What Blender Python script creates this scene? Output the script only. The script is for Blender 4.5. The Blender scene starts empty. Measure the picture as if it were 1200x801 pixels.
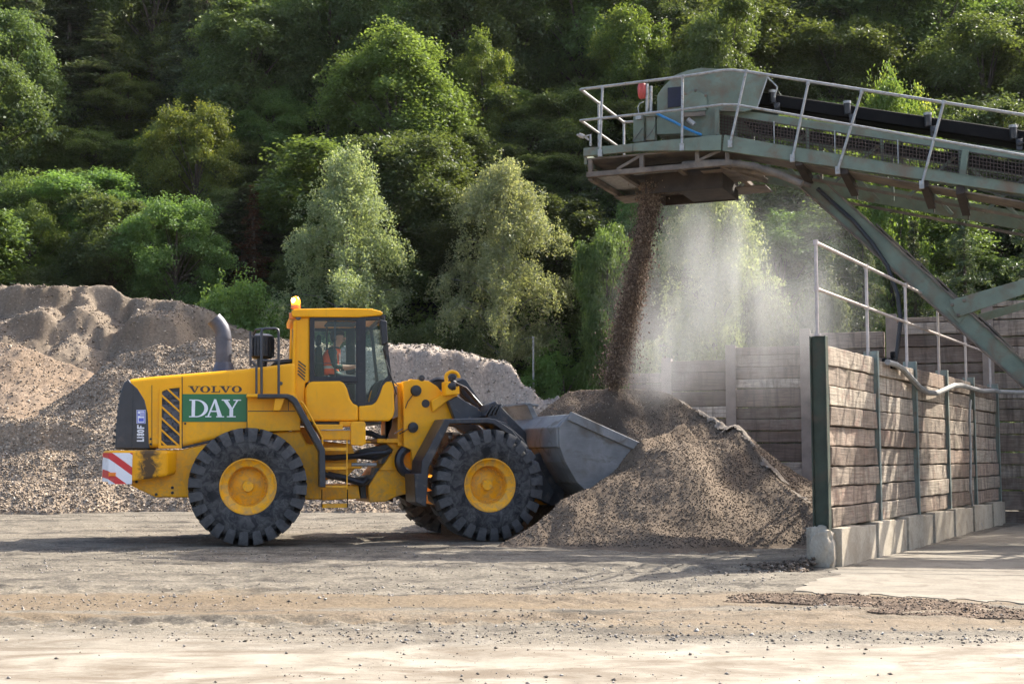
import bpy, bmesh, math, random
import numpy as np
from mathutils import Vector, Matrix, Quaternion

SC = bpy.context.scene
COL = SC.collection
R = math.radians
PI = math.pi

# ------------------------------------------------------------------ camera geometry
F = 1550.0                       # focal length in units of the 1200 px wide photograph
CAMH = 1.30
PITCH = math.atan((535.0 - 400.5) / F)
CP, SP = math.cos(PITCH), math.sin(PITCH)

def ray(px, py):
    u = (px - 600.0) / F
    v = (400.5 - py) / F
    return (u, CP - v * SP, SP + v * CP)

def at(px, py, Y):
    d = ray(px, py); t = Y / d[1]
    return Vector((d[0] * t, Y, CAMH + d[2] * t))

def gnd(px, py, z=0.0):
    d = ray(px, py); t = (z - CAMH) / d[2]
    return Vector((d[0] * t, d[1] * t, z))

class Frame:
    """A vertical working plane set in the world: x runs along it, y away from the camera."""
    def __init__(s, ox, oy, deg):
        s.ox, s.oy, s.th = ox, oy, R(deg)
        s.f = (math.cos(s.th), math.sin(s.th)); s.n = (-math.sin(s.th), math.cos(s.th))
    def tr1(s, yl, p):
        d = ray(*p)
        t = (yl + s.ox * s.n[0] + s.oy * s.n[1]) / (d[0] * s.n[0] + d[1] * s.n[1])
        X, Y, Z = d[0] * t, d[1] * t, CAMH + d[2] * t
        return ((X - s.ox) * s.f[0] + (Y - s.oy) * s.f[1], Z)
    def tr(s, yl, pts):
        return [s.tr1(yl, p) for p in pts]
    def p3(s, yl, p):
        x, z = s.tr1(yl, p)
        return Vector((x, yl, z))

# ------------------------------------------------------------------ noise (numpy)
def _hash(ix, iy, seed):
    h = (ix.astype(np.int64) * 374761393 + iy.astype(np.int64) * 668265263 + seed * 974711) & 0xFFFFFFFF
    h = ((h ^ (h >> 13)) * 1274126177) & 0xFFFFFFFF
    h = h ^ (h >> 16)
    return (h & 0xFFFFFF) / float(0xFFFFFF)

def vnoise(x, y, seed=0):
    ix = np.floor(x); iy = np.floor(y)
    fx = x - ix; fy = y - iy
    fx = fx * fx * (3 - 2 * fx); fy = fy * fy * (3 - 2 * fy)
    a = _hash(ix, iy, seed); b = _hash(ix + 1, iy, seed)
    c = _hash(ix, iy + 1, seed); d = _hash(ix + 1, iy + 1, seed)
    return (a * (1 - fx) + b * fx) * (1 - fy) + (c * (1 - fx) + d * fx) * fy

def fbm(x, y, scale=1.0, octv=4, seed=0, gain=0.5):
    s = 0.0; amp = 1.0; tot = 0.0; f = 1.0 / scale
    for k in range(octv):
        s = s + amp * (vnoise(x * f + 13.7 * k, y * f - 7.3 * k, seed + k) - 0.5)
        tot += amp; amp *= gain; f *= 2.03
    return 2.0 * s / tot

def sstep(a, b, x):
    t = np.clip((x - a) / (b - a), 0, 1)
    return t * t * (3 - 2 * t)

# ------------------------------------------------------------------ objects
def tag(o, label=None, cat=None, group=None, kind=None):
    if label: o['label'] = label
    if cat: o['category'] = cat
    if group: o['group'] = group
    if kind: o['kind'] = kind
    return o

def empty(name, loc=(0, 0, 0), rz=0.0, parent=None):
    o = bpy.data.objects.new(name, None)
    o.empty_display_size = 0.3
    o.location = loc; o.rotation_euler = (0, 0, rz)
    if parent: o.parent = parent
    COL.objects.link(o)
    return o

def link(name, me, mat=None, parent=None, loc=None, rz=None):
    o = bpy.data.objects.new(name, me)
    COL.objects.link(o)
    if mat is not None:
        for m in (mat if isinstance(mat, (list, tuple)) else [mat]):
            me.materials.append(m)
    if parent: o.parent = parent
    if loc is not None: o.location = loc
    if rz is not None: o.rotation_euler = (0, 0, rz)
    return o

def np_mesh(name, V, T, tone=None, smooth=False):
    """mesh from vertex array and an (n,k) face array"""
    V = np.ascontiguousarray(V, dtype=np.float32); T = np.ascontiguousarray(T, dtype=np.int32)
    me = bpy.data.meshes.new(name)
    n, k = T.shape
    me.vertices.add(len(V)); me.vertices.foreach_set('co', V.ravel())
    me.loops.add(n * k); me.loops.foreach_set('vertex_index', T.ravel())
    me.polygons.add(n)
    me.polygons.foreach_set('loop_start', np.arange(0, n * k, k, dtype=np.int32))
    me.polygons.foreach_set('loop_total', np.full(n, k, dtype=np.int32))
    if smooth: me.polygons.foreach_set('use_smooth', np.ones(n, dtype=bool))
    if tone is not None:
        a = me.attributes.new('tone', 'FLOAT', 'FACE')
        a.data.foreach_set('value', np.ascontiguousarray(tone, dtype=np.float32))
    me.update(calc_edges=True)
    return me

class MB:
    """collects simple solids into one mesh"""
    def __init__(s):
        s.v = []; s.f = []; s.m = []; s.t = []; s.sm = []; s.calls = []
    def add(s, vs, fs, mi=0, tone=0.5, smooth=False):
        b = len(s.v); s.calls.append((b, len(s.f)))
        s.v += [tuple(v) for v in vs]
        for f in fs:
            s.f.append(tuple(i + b for i in f)); s.m.append(mi); s.t.append(tone); s.sm.append(smooth)
        return s
    def box(s, lo, hi, mi=0, tone=0.5, mat=None):
        x0, y0, z0 = lo; x1, y1, z1 = hi
        vs = [(x0,y0,z0),(x1,y0,z0),(x1,y1,z0),(x0,y1,z0),(x0,y0,z1),(x1,y0,z1),(x1,y1,z1),(x0,y1,z1)]
        if mat is not None: vs = [mat @ Vector(v) for v in vs]
        return s.add(vs, [(3,2,1,0),(4,5,6,7),(0,1,5,4),(1,2,6,5),(2,3,7,6),(3,0,4,7)], mi, tone)
    def board(s, x0, x1, y0, y1, z0, z1, rng, tone=0.5, wob=0.015):
        """an old timber lying along x: edges and face worn uneven, ends slightly out of line"""
        n = max(2, int((x1-x0)/0.16)); vs = []
        ph = [rng.uniform(0, 6.28) for _ in range(6)]; tilt = rng.uniform(-wob, wob)*0.5
        for i in range(n+1):
            f = i/n; x = x0 + (x1-x0)*f
            w = lambda k, a: a*(0.35*math.sin(2.3*x+ph[k]) + 0.3*math.sin(7.1*x+ph[(k+1) % 6]) + 0.7*rng.uniform(-1, 1))
            t = tilt*(f-0.5)*1.5
            for yy, zz, k, e in ((y0, z0, 0, 1), (y1, z0, 1, 0), (y1, z1, 2, 0), (y0, z1, 3, 1)):
                vs.append((x, yy + (w(k, wob*0.9) if e else 0), zz + t + w(k, wob*0.45)*(1 if e else 0.4)))
        fs = [(0, 1, 2, 3), tuple(n*4+k for k in (3, 2, 1, 0))]
        for i in range(n):
            b = i*4; fs += [(b+k, b+4+k, b+4+(k+1) % 4, b+(k+1) % 4) for k in range(4)]
        return s.add(vs, fs, 0, tone)
    def prism(s, xz, y0, y1, mi=0, tone=0.5):
        n = len(xz)
        a = sum(xz[i][0]*xz[(i+1)%n][1]-xz[(i+1)%n][0]*xz[i][1] for i in range(n))
        if a < 0: xz = xz[::-1]
        vs = [(x, y0, z) for x, z in xz] + [(x, y1, z) for x, z in xz]
        fs = [tuple(range(n)), tuple(range(2*n-1, n-1, -1))]
        fs += [(i, i+n, (i+1)%n+n, (i+1)%n) for i in range(n)]
        return s.add(vs, fs, mi, tone)
    def prism_z(s, xy, z0, z1, mi=0, tone=0.5):
        n = len(xy)
        a = sum(xy[i][0]*xy[(i+1)%n][1]-xy[(i+1)%n][0]*xy[i][1] for i in range(n))
        if a < 0: xy = xy[::-1]
        vs = [(x, y, z0) for x, y in xy] + [(x, y, z1) for x, y in xy]
        fs = [tuple(range(n-1, -1, -1)), tuple(range(n, 2*n))]
        fs += [(i, (i+1)%n, (i+1)%n+n, i+n) for i in range(n)]
        return s.add(vs, fs, mi, tone)
    def ring(s, outer, inner, y0, y1, mi=0, tone=0.5):
        n = len(outer)
        vs = [(x,y0,z) for x,z in outer] + [(x,y0,z) for x,z in inner] + [(x,y1,z) for x,z in outer] + [(x,y1,z) for x,z in inner]
        fs = []
        for i in range(n):
            j = (i+1)%n
            fs += [(i,j,n+j,n+i), (2*n+i,3*n+i,3*n+j,2*n+j), (i,2*n+i,2*n+j,j), (n+i,n+j,3*n+j,3*n+i)]
        return s.add(vs, fs, mi, tone)
    def tube(s, pts, r, n=10, mi=0, tone=0.5, caps=True, smooth=True):
        pts = [Vector(p) for p in pts]
        rs = r if isinstance(r, (list, tuple)) else [r]*len(pts)
        vs = []; fs = []
        prev = None
        for i, p in enumerate(pts):
            d = (pts[min(i+1, len(pts)-1)] - pts[max(i-1, 0)])
            if d.length < 1e-9: d = Vector((0,0,1))
            d.normalize()
            if prev is None:
                a = d.orthogonal().normalized()
            else:
                a = prev - d * prev.dot(d)
                a = a.normalized() if a.length > 1e-6 else d.orthogonal().normalized()
            prev = a; b = d.cross(a)
            for k in range(n):
                w = 2*PI*k/n
                vs.append(p + (a*math.cos(w) + b*math.sin(w)) * rs[i])
        for i in range(len(pts)-1):
            for k in range(n):
                fs.append((i*n+k, i*n+(k+1)%n, (i+1)*n+(k+1)%n, (i+1)*n+k))
        s.add(vs, fs, mi, tone, smooth)
        if caps:
            b = len(s.v) - len(vs)
            s.f.append(tuple(b+k for k in range(n-1,-1,-1))); s.m.append(mi); s.t.append(tone); s.sm.append(False)
            e = b + (len(pts)-1)*n
            s.f.append(tuple(e+k for k in range(n))); s.m.append(mi); s.t.append(tone); s.sm.append(False)
        return s
    def bar(s, a, b, w, h, mi=0, tone=0.5, up=(0,0,1)):
        """rectangular bar from a to b, w wide across, h tall along up"""
        a, b, up = Vector(a), Vector(b), Vector(up)
        d = (b-a).normalized()
        x = d.cross(up)
        x = x.normalized() if x.length > 1e-6 else d.orthogonal().normalized()
        z = x.cross(d).normalized()
        vs = []
        for p in (a, b):
            for sx, sz in ((-1,-1),(1,-1),(1,1),(-1,1)):
                vs.append(p + x*sx*w/2 + z*sz*h/2)
        return s.add(vs, [(0,1,2,3),(7,6,5,4),(0,4,5,1),(1,5,6,2),(2,6,7,3),(3,7,4,0)], mi, tone)
    def lathe_y(s, prof, n=48, c=(0,0,0), mi=0, tone=0.5, smooth=True):
        """prof: list of (radius, y); turned round the y axis through c"""
        vs = []; fs = []
        for r, y in prof:
            for k in range(n):
                w = 2*PI*k/n
                vs.append((c[0]+r*math.cos(w), c[1]+y, c[2]+r*math.sin(w)))
        for i in range(len(prof)-1):
            for k in range(n):
                fs.append((i*n+k, (i+1)*n+k, (i+1)*n+(k+1)%n, i*n+(k+1)%n))
        return s.add(vs, fs, mi, tone, smooth)
    def lathe_z(s, prof, n=24, c=(0,0,0), mi=0, tone=0.5, smooth=True):
        vs = []; fs = []
        for r, z in prof:
            for k in range(n):
                w = 2*PI*k/n
                vs.append((c[0]+r*math.cos(w), c[1]+r*math.sin(w), c[2]+z))
        for i in range(len(prof)-1):
            for k in range(n):
                fs.append((i*n+k, i*n+(k+1)%n, (i+1)*n+(k+1)%n, (i+1)*n+k))
        return s.add(vs, fs, mi, tone, smooth)
    def each(s, name, mat, parent=None, per=1, **k):
        """one object for every `per` solids, all of one name"""
        out = []
        ends = s.calls[per::per] + [(len(s.v), len(s.f))]
        for (v0, f0), (v1, f1) in zip(s.calls[::per], ends):
            q = MB(); q.v = s.v[v0:v1]; q.f = [tuple(i-v0 for i in f) for f in s.f[f0:f1]]
            q.m, q.t, q.sm = s.m[f0:f1], s.t[f0:f1], s.sm[f0:f1]
            out.append(q.build(name, mat, parent, **k))
        return out
    def build(s, name, mat, parent=None, loc=None, rz=None, bevel=0.0, seg=2, sharp=35, recalc=True):
        me = bpy.data.meshes.new(name)
        me.from_pydata(s.v, [], s.f)
        me.polygons.foreach_set('material_index', s.m)
        me.polygons.foreach_set('use_smooth', s.sm)
        if recalc:
            bm = bmesh.new(); bm.from_mesh(me)
            bmesh.ops.recalc_face_normals(bm, faces=bm.faces)
            bm.to_mesh(me); bm.free()
        a = me.attributes.new('tone', 'FLOAT', 'FACE'); a.data.foreach_set('value', s.t)
        me.update()
        if any(s.sm): me.set_sharp_from_angle(angle=R(sharp))
        o = link(name, me, mat, parent, loc, rz)
        if bevel > 0:
            b = o.modifiers.new('bevel', 'BEVEL'); b.width = bevel; b.segments = seg
            b.limit_method = 'ANGLE'; b.angle_limit = R(30); b.harden_normals = False
            b.use_clamp_overlap = True
        return o

# ------------------------------------------------------------------ materials
class NT:
    def __init__(s, name):
        s.mat = bpy.data.materials.new(name); s.mat.use_nodes = True
        s.t = s.mat.node_tree; s.t.nodes.clear()
        s.out = s.n('ShaderNodeOutputMaterial')
    def n(s, typ, **kw):
        nd = s.t.nodes.new(typ)
        for k, v in kw.items():
            if k in nd.inputs.keys(): nd.inputs[k].default_value = v
            else: setattr(nd, k, v)
        return nd
    def l(s, a, b): s.t.links.new(a, b)
    def coord(s, kind='Object', scale=(1,1,1)):
        tc = s.n('ShaderNodeTexCoord'); mp = s.n('ShaderNodeMapping')
        mp.inputs['Scale'].default_value = scale
        s.l(tc.outputs[kind], mp.inputs['Vector'])
        return mp.outputs['Vector']
    def noise(s, vec, scale, detail=4, rough=0.55, dist=0.0):
        nd = s.n('ShaderNodeTexNoise'); nd.inputs['Scale'].default_value = scale
        nd.inputs['Detail'].default_value = detail; nd.inputs['Roughness'].default_value = rough
        nd.inputs['Distortion'].default_value = dist
        s.l(vec, nd.inputs['Vector'])
        return nd.outputs['Fac']
    def vor(s, vec, scale, feature='F1', out='Distance'):
        nd = s.n('ShaderNodeTexVoronoi'); nd.feature = feature; nd.inputs['Scale'].default_value = scale
        s.l(vec, nd.inputs['Vector'])
        return nd.outputs[out]
    def ramp(s, fac, stops, interp='LINEAR'):
        nd = s.n('ShaderNodeValToRGB'); cr = nd.color_ramp; cr.interpolation = interp
        while len(cr.elements) > 1: cr.elements.remove(cr.elements[-1])
        for i, (p, c) in enumerate(stops):
            e = cr.elements[0] if i == 0 else cr.elements.new(p)
            e.position = p
            e.color = (c, c, c, 1) if isinstance(c, (int, float)) else (*c, 1)
        s.l(fac, nd.inputs['Fac'])
        return nd.outputs['Color']
    def mix(s, fac, a, b, blend='MIX'):
        nd = s.n('ShaderNodeMix', data_type='RGBA', blend_type=blend)
        for inp, v in ((nd.inputs[0], fac), (nd.inputs[6], a), (nd.inputs[7], b)):
            if isinstance(v, (int, float)): inp.default_value = v if inp.type == 'VALUE' else (v, v, v, 1)
            elif isinstance(v, (tuple, list)): inp.default_value = (*v, 1)
            else: s.l(v, inp)
        return nd.outputs[2]
    def math(s, op, a, b=0.0, c=0.0, clamp=False):
        nd = s.n('ShaderNodeMath', operation=op, use_clamp=clamp)
        for i, v in enumerate((a, b, c)):
            if isinstance(v, (int, float)): nd.inputs[i].default_value = v
            else: s.l(v, nd.inputs[i])
        return nd.outputs[0]
    def attr(s, name='tone'):
        nd = s.n('ShaderNodeAttribute', attribute_name=name)
        return nd.outputs['Fac']
    def bump(s, h, strength=0.3, dist=0.02):
        nd = s.n('ShaderNodeBump'); nd.inputs['Strength'].default_value = strength; nd.inputs['Distance'].default_value = dist
        s.l(h, nd.inputs['Height'])
        return nd.outputs['Normal']
    def pbr(s, color, rough=0.6, metal=0.0, normal=None, spec=None, coat=0.0):
        p = s.n('ShaderNodeBsdfPrincipled')
        for key, v in (('Base Color', color), ('Roughness', rough), ('Metallic', metal)):
            if isinstance(v, (int, float)): p.inputs[key].default_value = v
            elif isinstance(v, (tuple, list)): p.inputs[key].default_value = (*v, 1)
            else: s.l(v, p.inputs[key])
        if normal is not None: s.l(normal, p.inputs['Normal'])
        if spec is not None: p.inputs['Specular IOR Level'].default_value = spec
        if coat: p.inputs['Coat Weight'].default_value = coat; p.inputs['Coat Roughness'].default_value = 0.12
        s.l(p.outputs[0], s.out.inputs['Surface'])
        return p

def M_plain(name, c, rough=0.6, metal=0.0, var=0.18, scale=6.0, bump=0.0, bscale=40.0, coat=0.0, dirt=None, spec=None):
    """one surface colour with uneven wear, optional dirt patches and fine grain"""
    t = NT(name); v = t.coord()
    f = t.noise(v, scale, 5, 0.6)
    lo = tuple(x * (1 - var) for x in c); hi = tuple(min(1, x * (1 + var)) for x in c)
    col = t.ramp(f, [(0.3, lo), (0.7, hi)])
    rg = rough
    if dirt:
        dc, amt, ds = dirt
        g = t.noise(v, ds, 6, 0.65, 0.4)
        m = t.ramp(g, [(0.62 - amt * 0.35, 0.0), (0.80 - amt * 0.2, 1.0)])
        col = t.mix(m, col, dc)
        rg = t.ramp(m, [(0.0, rough), (1.0, min(0.95, rough + 0.4))])
    nm = t.bump(t.noise(v, bscale, 5, 0.6), bump, 0.01) if bump else None
    t.pbr(col, rg, metal, nm, spec, coat)
    return t.mat
# ------------------------------------------------------------------ palette
DUST = (0.30, 0.25, 0.19)
def _yellow():
    t = NT('yellow_paint'); v = t.coord()
    f = t.noise(v, 2.2, 5, 0.6)
    col = t.ramp(f, [(0.3, (0.84, 0.37, 0.006)), (0.7, (0.94, 0.43, 0.009))])
    g = t.noise(v, 9.0, 7, 0.7, 0.5)
    m = t.ramp(g, [(0.41, 0.0), (0.72, 0.85)])
    tc = t.n('ShaderNodeTexCoord'); sp = t.n('ShaderNodeSeparateXYZ'); t.l(tc.outputs['Object'], sp.inputs[0])
    low = t.math('MULTIPLY_ADD', sp.outputs['Z'], -0.50, 1.22, clamp=True)
    m2 = t.math('MULTIPLY', m, low)
    col = t.mix(m2, col, (0.34, 0.235, 0.12))
    run = t.ramp(t.noise(t.coord('Object', (9, 9, 0.8)), 1.5, 5, 0.6), [(0.60, 0.0), (0.78, 0.30)])
    col = t.mix(run, col, (0.33, 0.19, 0.06))
    sc = t.ramp(t.noise(v, 55, 3, 0.6), [(0.70, 0.0), (0.74, 0.55)])
    col = t.mix(t.math('MULTIPLY', sc, 0.5), col, (0.16, 0.10, 0.05))
    t.pbr(col, t.ramp(m2, [(0, 0.36), (1, 0.8)]), 0, t.bump(t.noise(v, 160, 2), 0.03, 0.004), 0.25, 0.0)
    return t.mat
YEL = _yellow()
def _stained_yellow():
    t = NT('stained_yellow_paint'); v = t.coord()
    base = t.ramp(t.noise(v, 3, 4), [(0.3, (0.82, 0.36, 0.006)), (0.7, (0.94, 0.43, 0.009))])
    tc = t.n('ShaderNodeTexCoord'); sp = t.n('ShaderNodeSeparateXYZ'); t.l(tc.outputs['Object'], sp.inputs[0])
    # a soot and oil stain with its own ragged outline on the bumper side
    dx = t.math('ABSOLUTE', t.math('ADD', sp.outputs['X'], 1.44))
    band = t.math('SUBTRACT', 1.0, t.math('MULTIPLY', dx, 2.9))
    nz = t.math('MULTIPLY', t.noise(v, 9, 7, 0.7, 0.6), 1.25)
    m = t.ramp(t.math('MULTIPLY', band, nz, clamp=True), [(0.30, 0.0), (0.52, 0.95)])
    col = t.mix(m, base, (0.05, 0.036, 0.025))
    t.pbr(col, t.ramp(m, [(0, 0.38), (1, 0.7)]), 0, None, 0.32, 0.06)
    return t.mat
YEL_STAIN = _stained_yellow()
BLACK = M_plain('black_plastic', (0.014, 0.014, 0.016), 0.42, 0, 0.3, 8, 0.05, 90, dirt=((0.10, 0.085, 0.07), 0.12, 5))
CHAR = M_plain('charcoal_plastic', (0.040, 0.039, 0.041), 0.45, 0, 0.2, 5, 0.04, 90, dirt=((0.12, 0.10, 0.085), 0.1, 4))
DARKMETAL = M_plain('dark_painted_steel', (0.022, 0.024, 0.03), 0.38, 0, 0.3, 6, 0.05, 60, dirt=((0.13, 0.11, 0.09), 0.25, 5))
GREYSTEEL = M_plain('grey_pipe_steel', (0.085, 0.085, 0.10), 0.45, 0.3, 0.2, 8, 0.05, 60)
RAILGREY = M_plain('dark_rail_paint', (0.045, 0.045, 0.05), 0.4, 0.1, 0.2, 8)
GALV = M_plain('galvanised_steel', (0.31, 0.31, 0.295), 0.5, 0.35, 0.25, 12, 0.05, 80, dirt=((0.22, 0.16, 0.11), 0.2, 14))
TEAL = M_plain('grey_green_steel_paint', (0.146, 0.182, 0.140), 0.65, 0, 0.2, 3, 0.04, 50, dirt=((0.16, 0.115, 0.08), 0.42, 2.6), spec=0.3)
TEALDK = M_plain('dark_green_steel_paint', (0.050, 0.062, 0.046), 0.8, 0, 0.3, 3, 0.04, 50, dirt=((0.10, 0.08, 0.06), 0.4, 3.2), spec=0.2)
RUST = M_plain('dusty_rusted_steel', (0.115, 0.096, 0.078), 0.8, 0, 0.4, 4, 0.15, 40, dirt=((0.22, 0.175, 0.13), 0.5, 3))
RUSTDK = M_plain('dark_caked_steel', (0.036, 0.027, 0.021), 0.85, 0, 0.4, 5, 0.25, 40)
RUBBER = M_plain('black_belt_rubber', (0.007, 0.007, 0.0075), 0.8, 0, 0.3, 8, 0.05, 60, spec=0.12)
HOSE = M_plain('pale_hose_rubber', (0.26, 0.25, 0.23), 0.55, 0, 0.2, 12)
HOSEBLK = M_plain('black_hose_rubber', (0.016, 0.017, 0.02), 0.45, 0, 0.2, 12)
GREENSIGN = M_plain('green_sign_enamel', (0.005, 0.135, 0.038), 0.32, 0, 0.08, 3, coat=0.3)
WHITE = M_plain('white_lettering', (0.80, 0.80, 0.82), 0.4, 0, 0.06, 20)
BROWNTXT = M_plain('dark_brown_lettering', (0.05, 0.025, 0.022), 0.4, 0, 0.1, 20)
BLUETXT = M_plain('blue_print', (0.10, 0.13, 0.50), 0.4, 0, 0.1, 20)
ORANGE = M_plain('orange_reflector', (0.80, 0.20, 0.01), 0.25, 0, 0.1, 20, coat=0.4)
RED = M_plain('red_panel', (0.40, 0.05, 0.035), 0.5, 0, 0.2, 20)
BLUEHOSE = M_plain('blue_air_hose', (0.03, 0.20, 0.42), 0.4, 0, 0.1, 20)
SEATM = M_plain('dark_green_seat_cloth', (0.018, 0.03, 0.028), 0.9, 0, 0.2, 30)
INTER = M_plain('dark_cab_lining', (0.028, 0.032, 0.034), 0.7, 0, 0.2, 10)
SKIN = M_plain('skin', (0.50, 0.29, 0.21), 0.55, 0, 0.1, 12)
HAIR = M_plain('brown_hair', (0.035, 0.022, 0.014), 0.7, 0, 0.3, 40)
CLOTH = M_plain('dark_green_work_shirt', (0.016, 0.038, 0.032), 0.9, 0, 0.25, 12, 0.2, 60)
HIVIS = M_plain('orange_hi_vis_cloth', (0.85, 0.13, 0.03), 0.75, 0, 0.1, 12, 0.2, 60)
REFLECT = M_plain('silver_reflective_tape', (0.6, 0.6, 0.58), 0.35, 0.2, 0.1, 12)

def _hazard():
    t = NT('red_and_white_hazard_sheeting')
    tc = t.n('ShaderNodeTexCoord'); sp = t.n('ShaderNodeSeparateXYZ'); t.l(tc.outputs['Object'], sp.inputs[0])
    a = t.math('ADD', t.math('MULTIPLY', sp.outputs['X'], 1.0), t.math('MULTIPLY', sp.outputs['Z'], 1.35))
    a = t.math('ADD', a, t.math('MULTIPLY', sp.outputs['Y'], 0.3))
    s = t.math('FRACT', t.math('MULTIPLY_ADD', a, 2.5, 0.30))
    col = t.ramp(s, [(0.0, (0.78, 0.77, 0.78)), (0.60, (0.62, 0.02, 0.025))], 'CONSTANT')
    v = t.coord(); d = t.ramp(t.noise(v, 7, 6, 0.7), [(0.55, 0.0), (0.8, 0.6)])
    t.pbr(t.mix(d, col, (0.33, 0.26, 0.2)), 0.35, 0, None, 0.5, 0.2)
    return t.mat
HAZARD = _hazard()

def _tyre():
    t = NT('dusty_tyre_rubber'); v = t.coord()
    base = t.ramp(t.noise(v, 3.0, 5, 0.6), [(0.3, (0.013, 0.013, 0.014)), (0.7, (0.034, 0.034, 0.035))])
    d = t.ramp(t.noise(v, 7.0, 8, 0.72, 0.8), [(0.42, 0.0), (0.72, 0.85)])
    cr = t.ramp(t.vor(v, 9.0, 'DISTANCE_TO_EDGE'), [(0.0, 0.28), (0.025, 0.0)])
    crm = t.math('MULTIPLY', cr, t.ramp(t.noise(v, 4.0, 3), [(0.5, 0.0), (0.65, 1.0)]))
    col = t.mix(d, base, (0.135, 0.128, 0.12))
    col = t.mix(t.math('ADD', crm, 0.0), col, (0.30, 0.28, 0.26))
    tn = t.attr(); lug = t.ramp(tn, [(0.5, 0.0), (1.0, 0.45)])
    col = t.mix(lug, col, (0.115, 0.112, 0.11))
    t.pbr(col, 0.62, 0, t.bump(t.noise(v, 45, 5), 0.25, 0.01), 0.15)
    return t.mat
TYRE = _tyre()

def _bucket():
    t = NT('worn_bucket_steel'); v = t.coord()
    base = t.ramp(t.noise(v, 1.6, 6, 0.65, 0.6), [(0.30, (0.13, 0.126, 0.12)), (0.5, (0.20, 0.196, 0.188)), (0.72, (0.31, 0.303, 0.29))])
    sc = t.ramp(t.noise(t.coord('Object', (3, 3, 26)), 2.0, 5, 0.6), [(0.5, 0.0), (0.8, 0.5)])
    col = t.mix(sc, base, (0.30, 0.29, 0.29))
    mud = t.ramp(t.noise(v, 2.1, 5, 0.6, 1.0), [(0.55, 0.0), (0.66, 0.8)])
    col = t.mix(mud, col, (0.135, 0.115, 0.09))
    t.pbr(col, t.ramp(mud, [(0, 0.45), (1, 0.9)]), t.ramp(mud, [(0, 0.2), (1, 0.0)]), t.bump(t.noise(v, 30, 5), 0.15, 0.01))
    return t.mat
BUCKET = _bucket()

def _glass(name, tint, refl=0.10):
    t = NT(name)
    tr = t.n('ShaderNodeBsdfTransparent'); tr.inputs[0].default_value = (*tint, 1)
    gl = t.n('ShaderNodeBsdfGlossy'); gl.inputs[0].default_value = (0.9, 0.95, 0.95, 1); gl.inputs['Roughness'].default_value = 0.03
    fr = t.n('ShaderNodeFresnel'); fr.inputs[0].default_value = 1.5
    f = t.math('ADD', fr.outputs[0], refl, clamp=True)
    mx = t.n('ShaderNodeMixShader'); t.l(f, mx.inputs[0]); t.l(tr.outputs[0], mx.inputs[1]); t.l(gl.outputs[0], mx.inputs[2])
    t.l(mx.outputs[0], t.out.inputs['Surface'])
    return t.mat
GLASS = _glass('tinted_cab_glass', (0.74, 0.84, 0.82), 0.0)

def _beacon():
    t = NT('lit_amber_beacon')
    e = t.n('ShaderNodeEmission'); e.inputs[0].default_value = (1.0, 0.32, 0.02, 1); e.inputs[1].default_value = 1.4
    p = t.n('ShaderNodeBsdfPrincipled'); p.inputs['Base Color'].default_value = (0.9, 0.25, 0.01, 1); p.inputs['Roughness'].default_value = 0.15
    a = t.n('ShaderNodeAddShader'); t.l(e.outputs[0], a.inputs[0]); t.l(p.outputs[0], a.inputs[1]); t.l(a.outputs[0], t.out.inputs['Surface'])
    return t.mat
BEACON = _beacon()
def _bulb():
    t = NT('lit_beacon_bulb'); e = t.n('ShaderNodeEmission'); e.inputs[0].default_value = (1.0, 0.72, 0.30, 1); e.inputs[1].default_value = 6
    t.l(e.outputs[0], t.out.inputs['Surface']); return t.mat
BULB = _bulb()

def M_stone(name, stops, rough=0.9):
    """loose stones: each stone its own tone"""
    t = NT(name); v = t.coord()
    a = t.attr()
    col = t.ramp(a, stops)
    g = t.noise(v, 60, 3, 0.6)
    col = t.mix(0.35, col, t.ramp(g, [(0.3, 0.02), (0.7, 0.5)]), 'SOFT_LIGHT')
    t.pbr(col, rough, 0, None, 0.3)
    return t.mat

def M_heap(name, dark, light, pebble, cell=22.0, peb_amt=0.5, bump=0.5, ov=0.45, fs=14):
    """granular heap surface: sand grain, pebbles, streaks running down"""
    t = NT(name); v = t.coord()
    big = t.noise(v, 0.55, 6, 0.65, 0.3)
    col = t.ramp(big, [(0.32, dark), (0.68, light)])
    fine = t.noise(v, fs, 7, 0.7)
    col = t.mix(ov, col, t.ramp(fine, [(0.32, 0.12), (0.68, 0.88)]), 'OVERLAY')
    nd = t.n('ShaderNodeTexVoronoi'); nd.inputs['Scale'].default_value = cell; t.l(v, nd.inputs['Vector'])
    rnd = t.n('ShaderNodeSeparateXYZ'); t.l(nd.outputs['Color'], rnd.inputs[0])
    sel = t.ramp(rnd.outputs[0], [(1 - peb_amt, 0.0), (1 - peb_amt + 0.08, 1.0)])
    inside = t.ramp(nd.outputs['Distance'], [(0.38, 1.0), (0.52, 0.0)])
    pc = t.ramp(rnd.outputs[1], [(0.0, tuple(0.45 * x for x in pebble)), (0.5, pebble), (1.0, tuple(min(1, 1.55 * x) for x in pebble))])
    m = t.math('MULTIPLY', sel, inside)
    col = t.mix(m, col, pc)
    h = t.math('ADD', t.math('MULTIPLY', m, t.math('SUBTRACT', 0.6, nd.outputs['Distance'])), t.math('MULTIPLY', fine, 0.8))
    t.pbr(col, 0.92, 0, t.bump(h, bump, 0.035), 0.25)
    return t.mat

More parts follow.
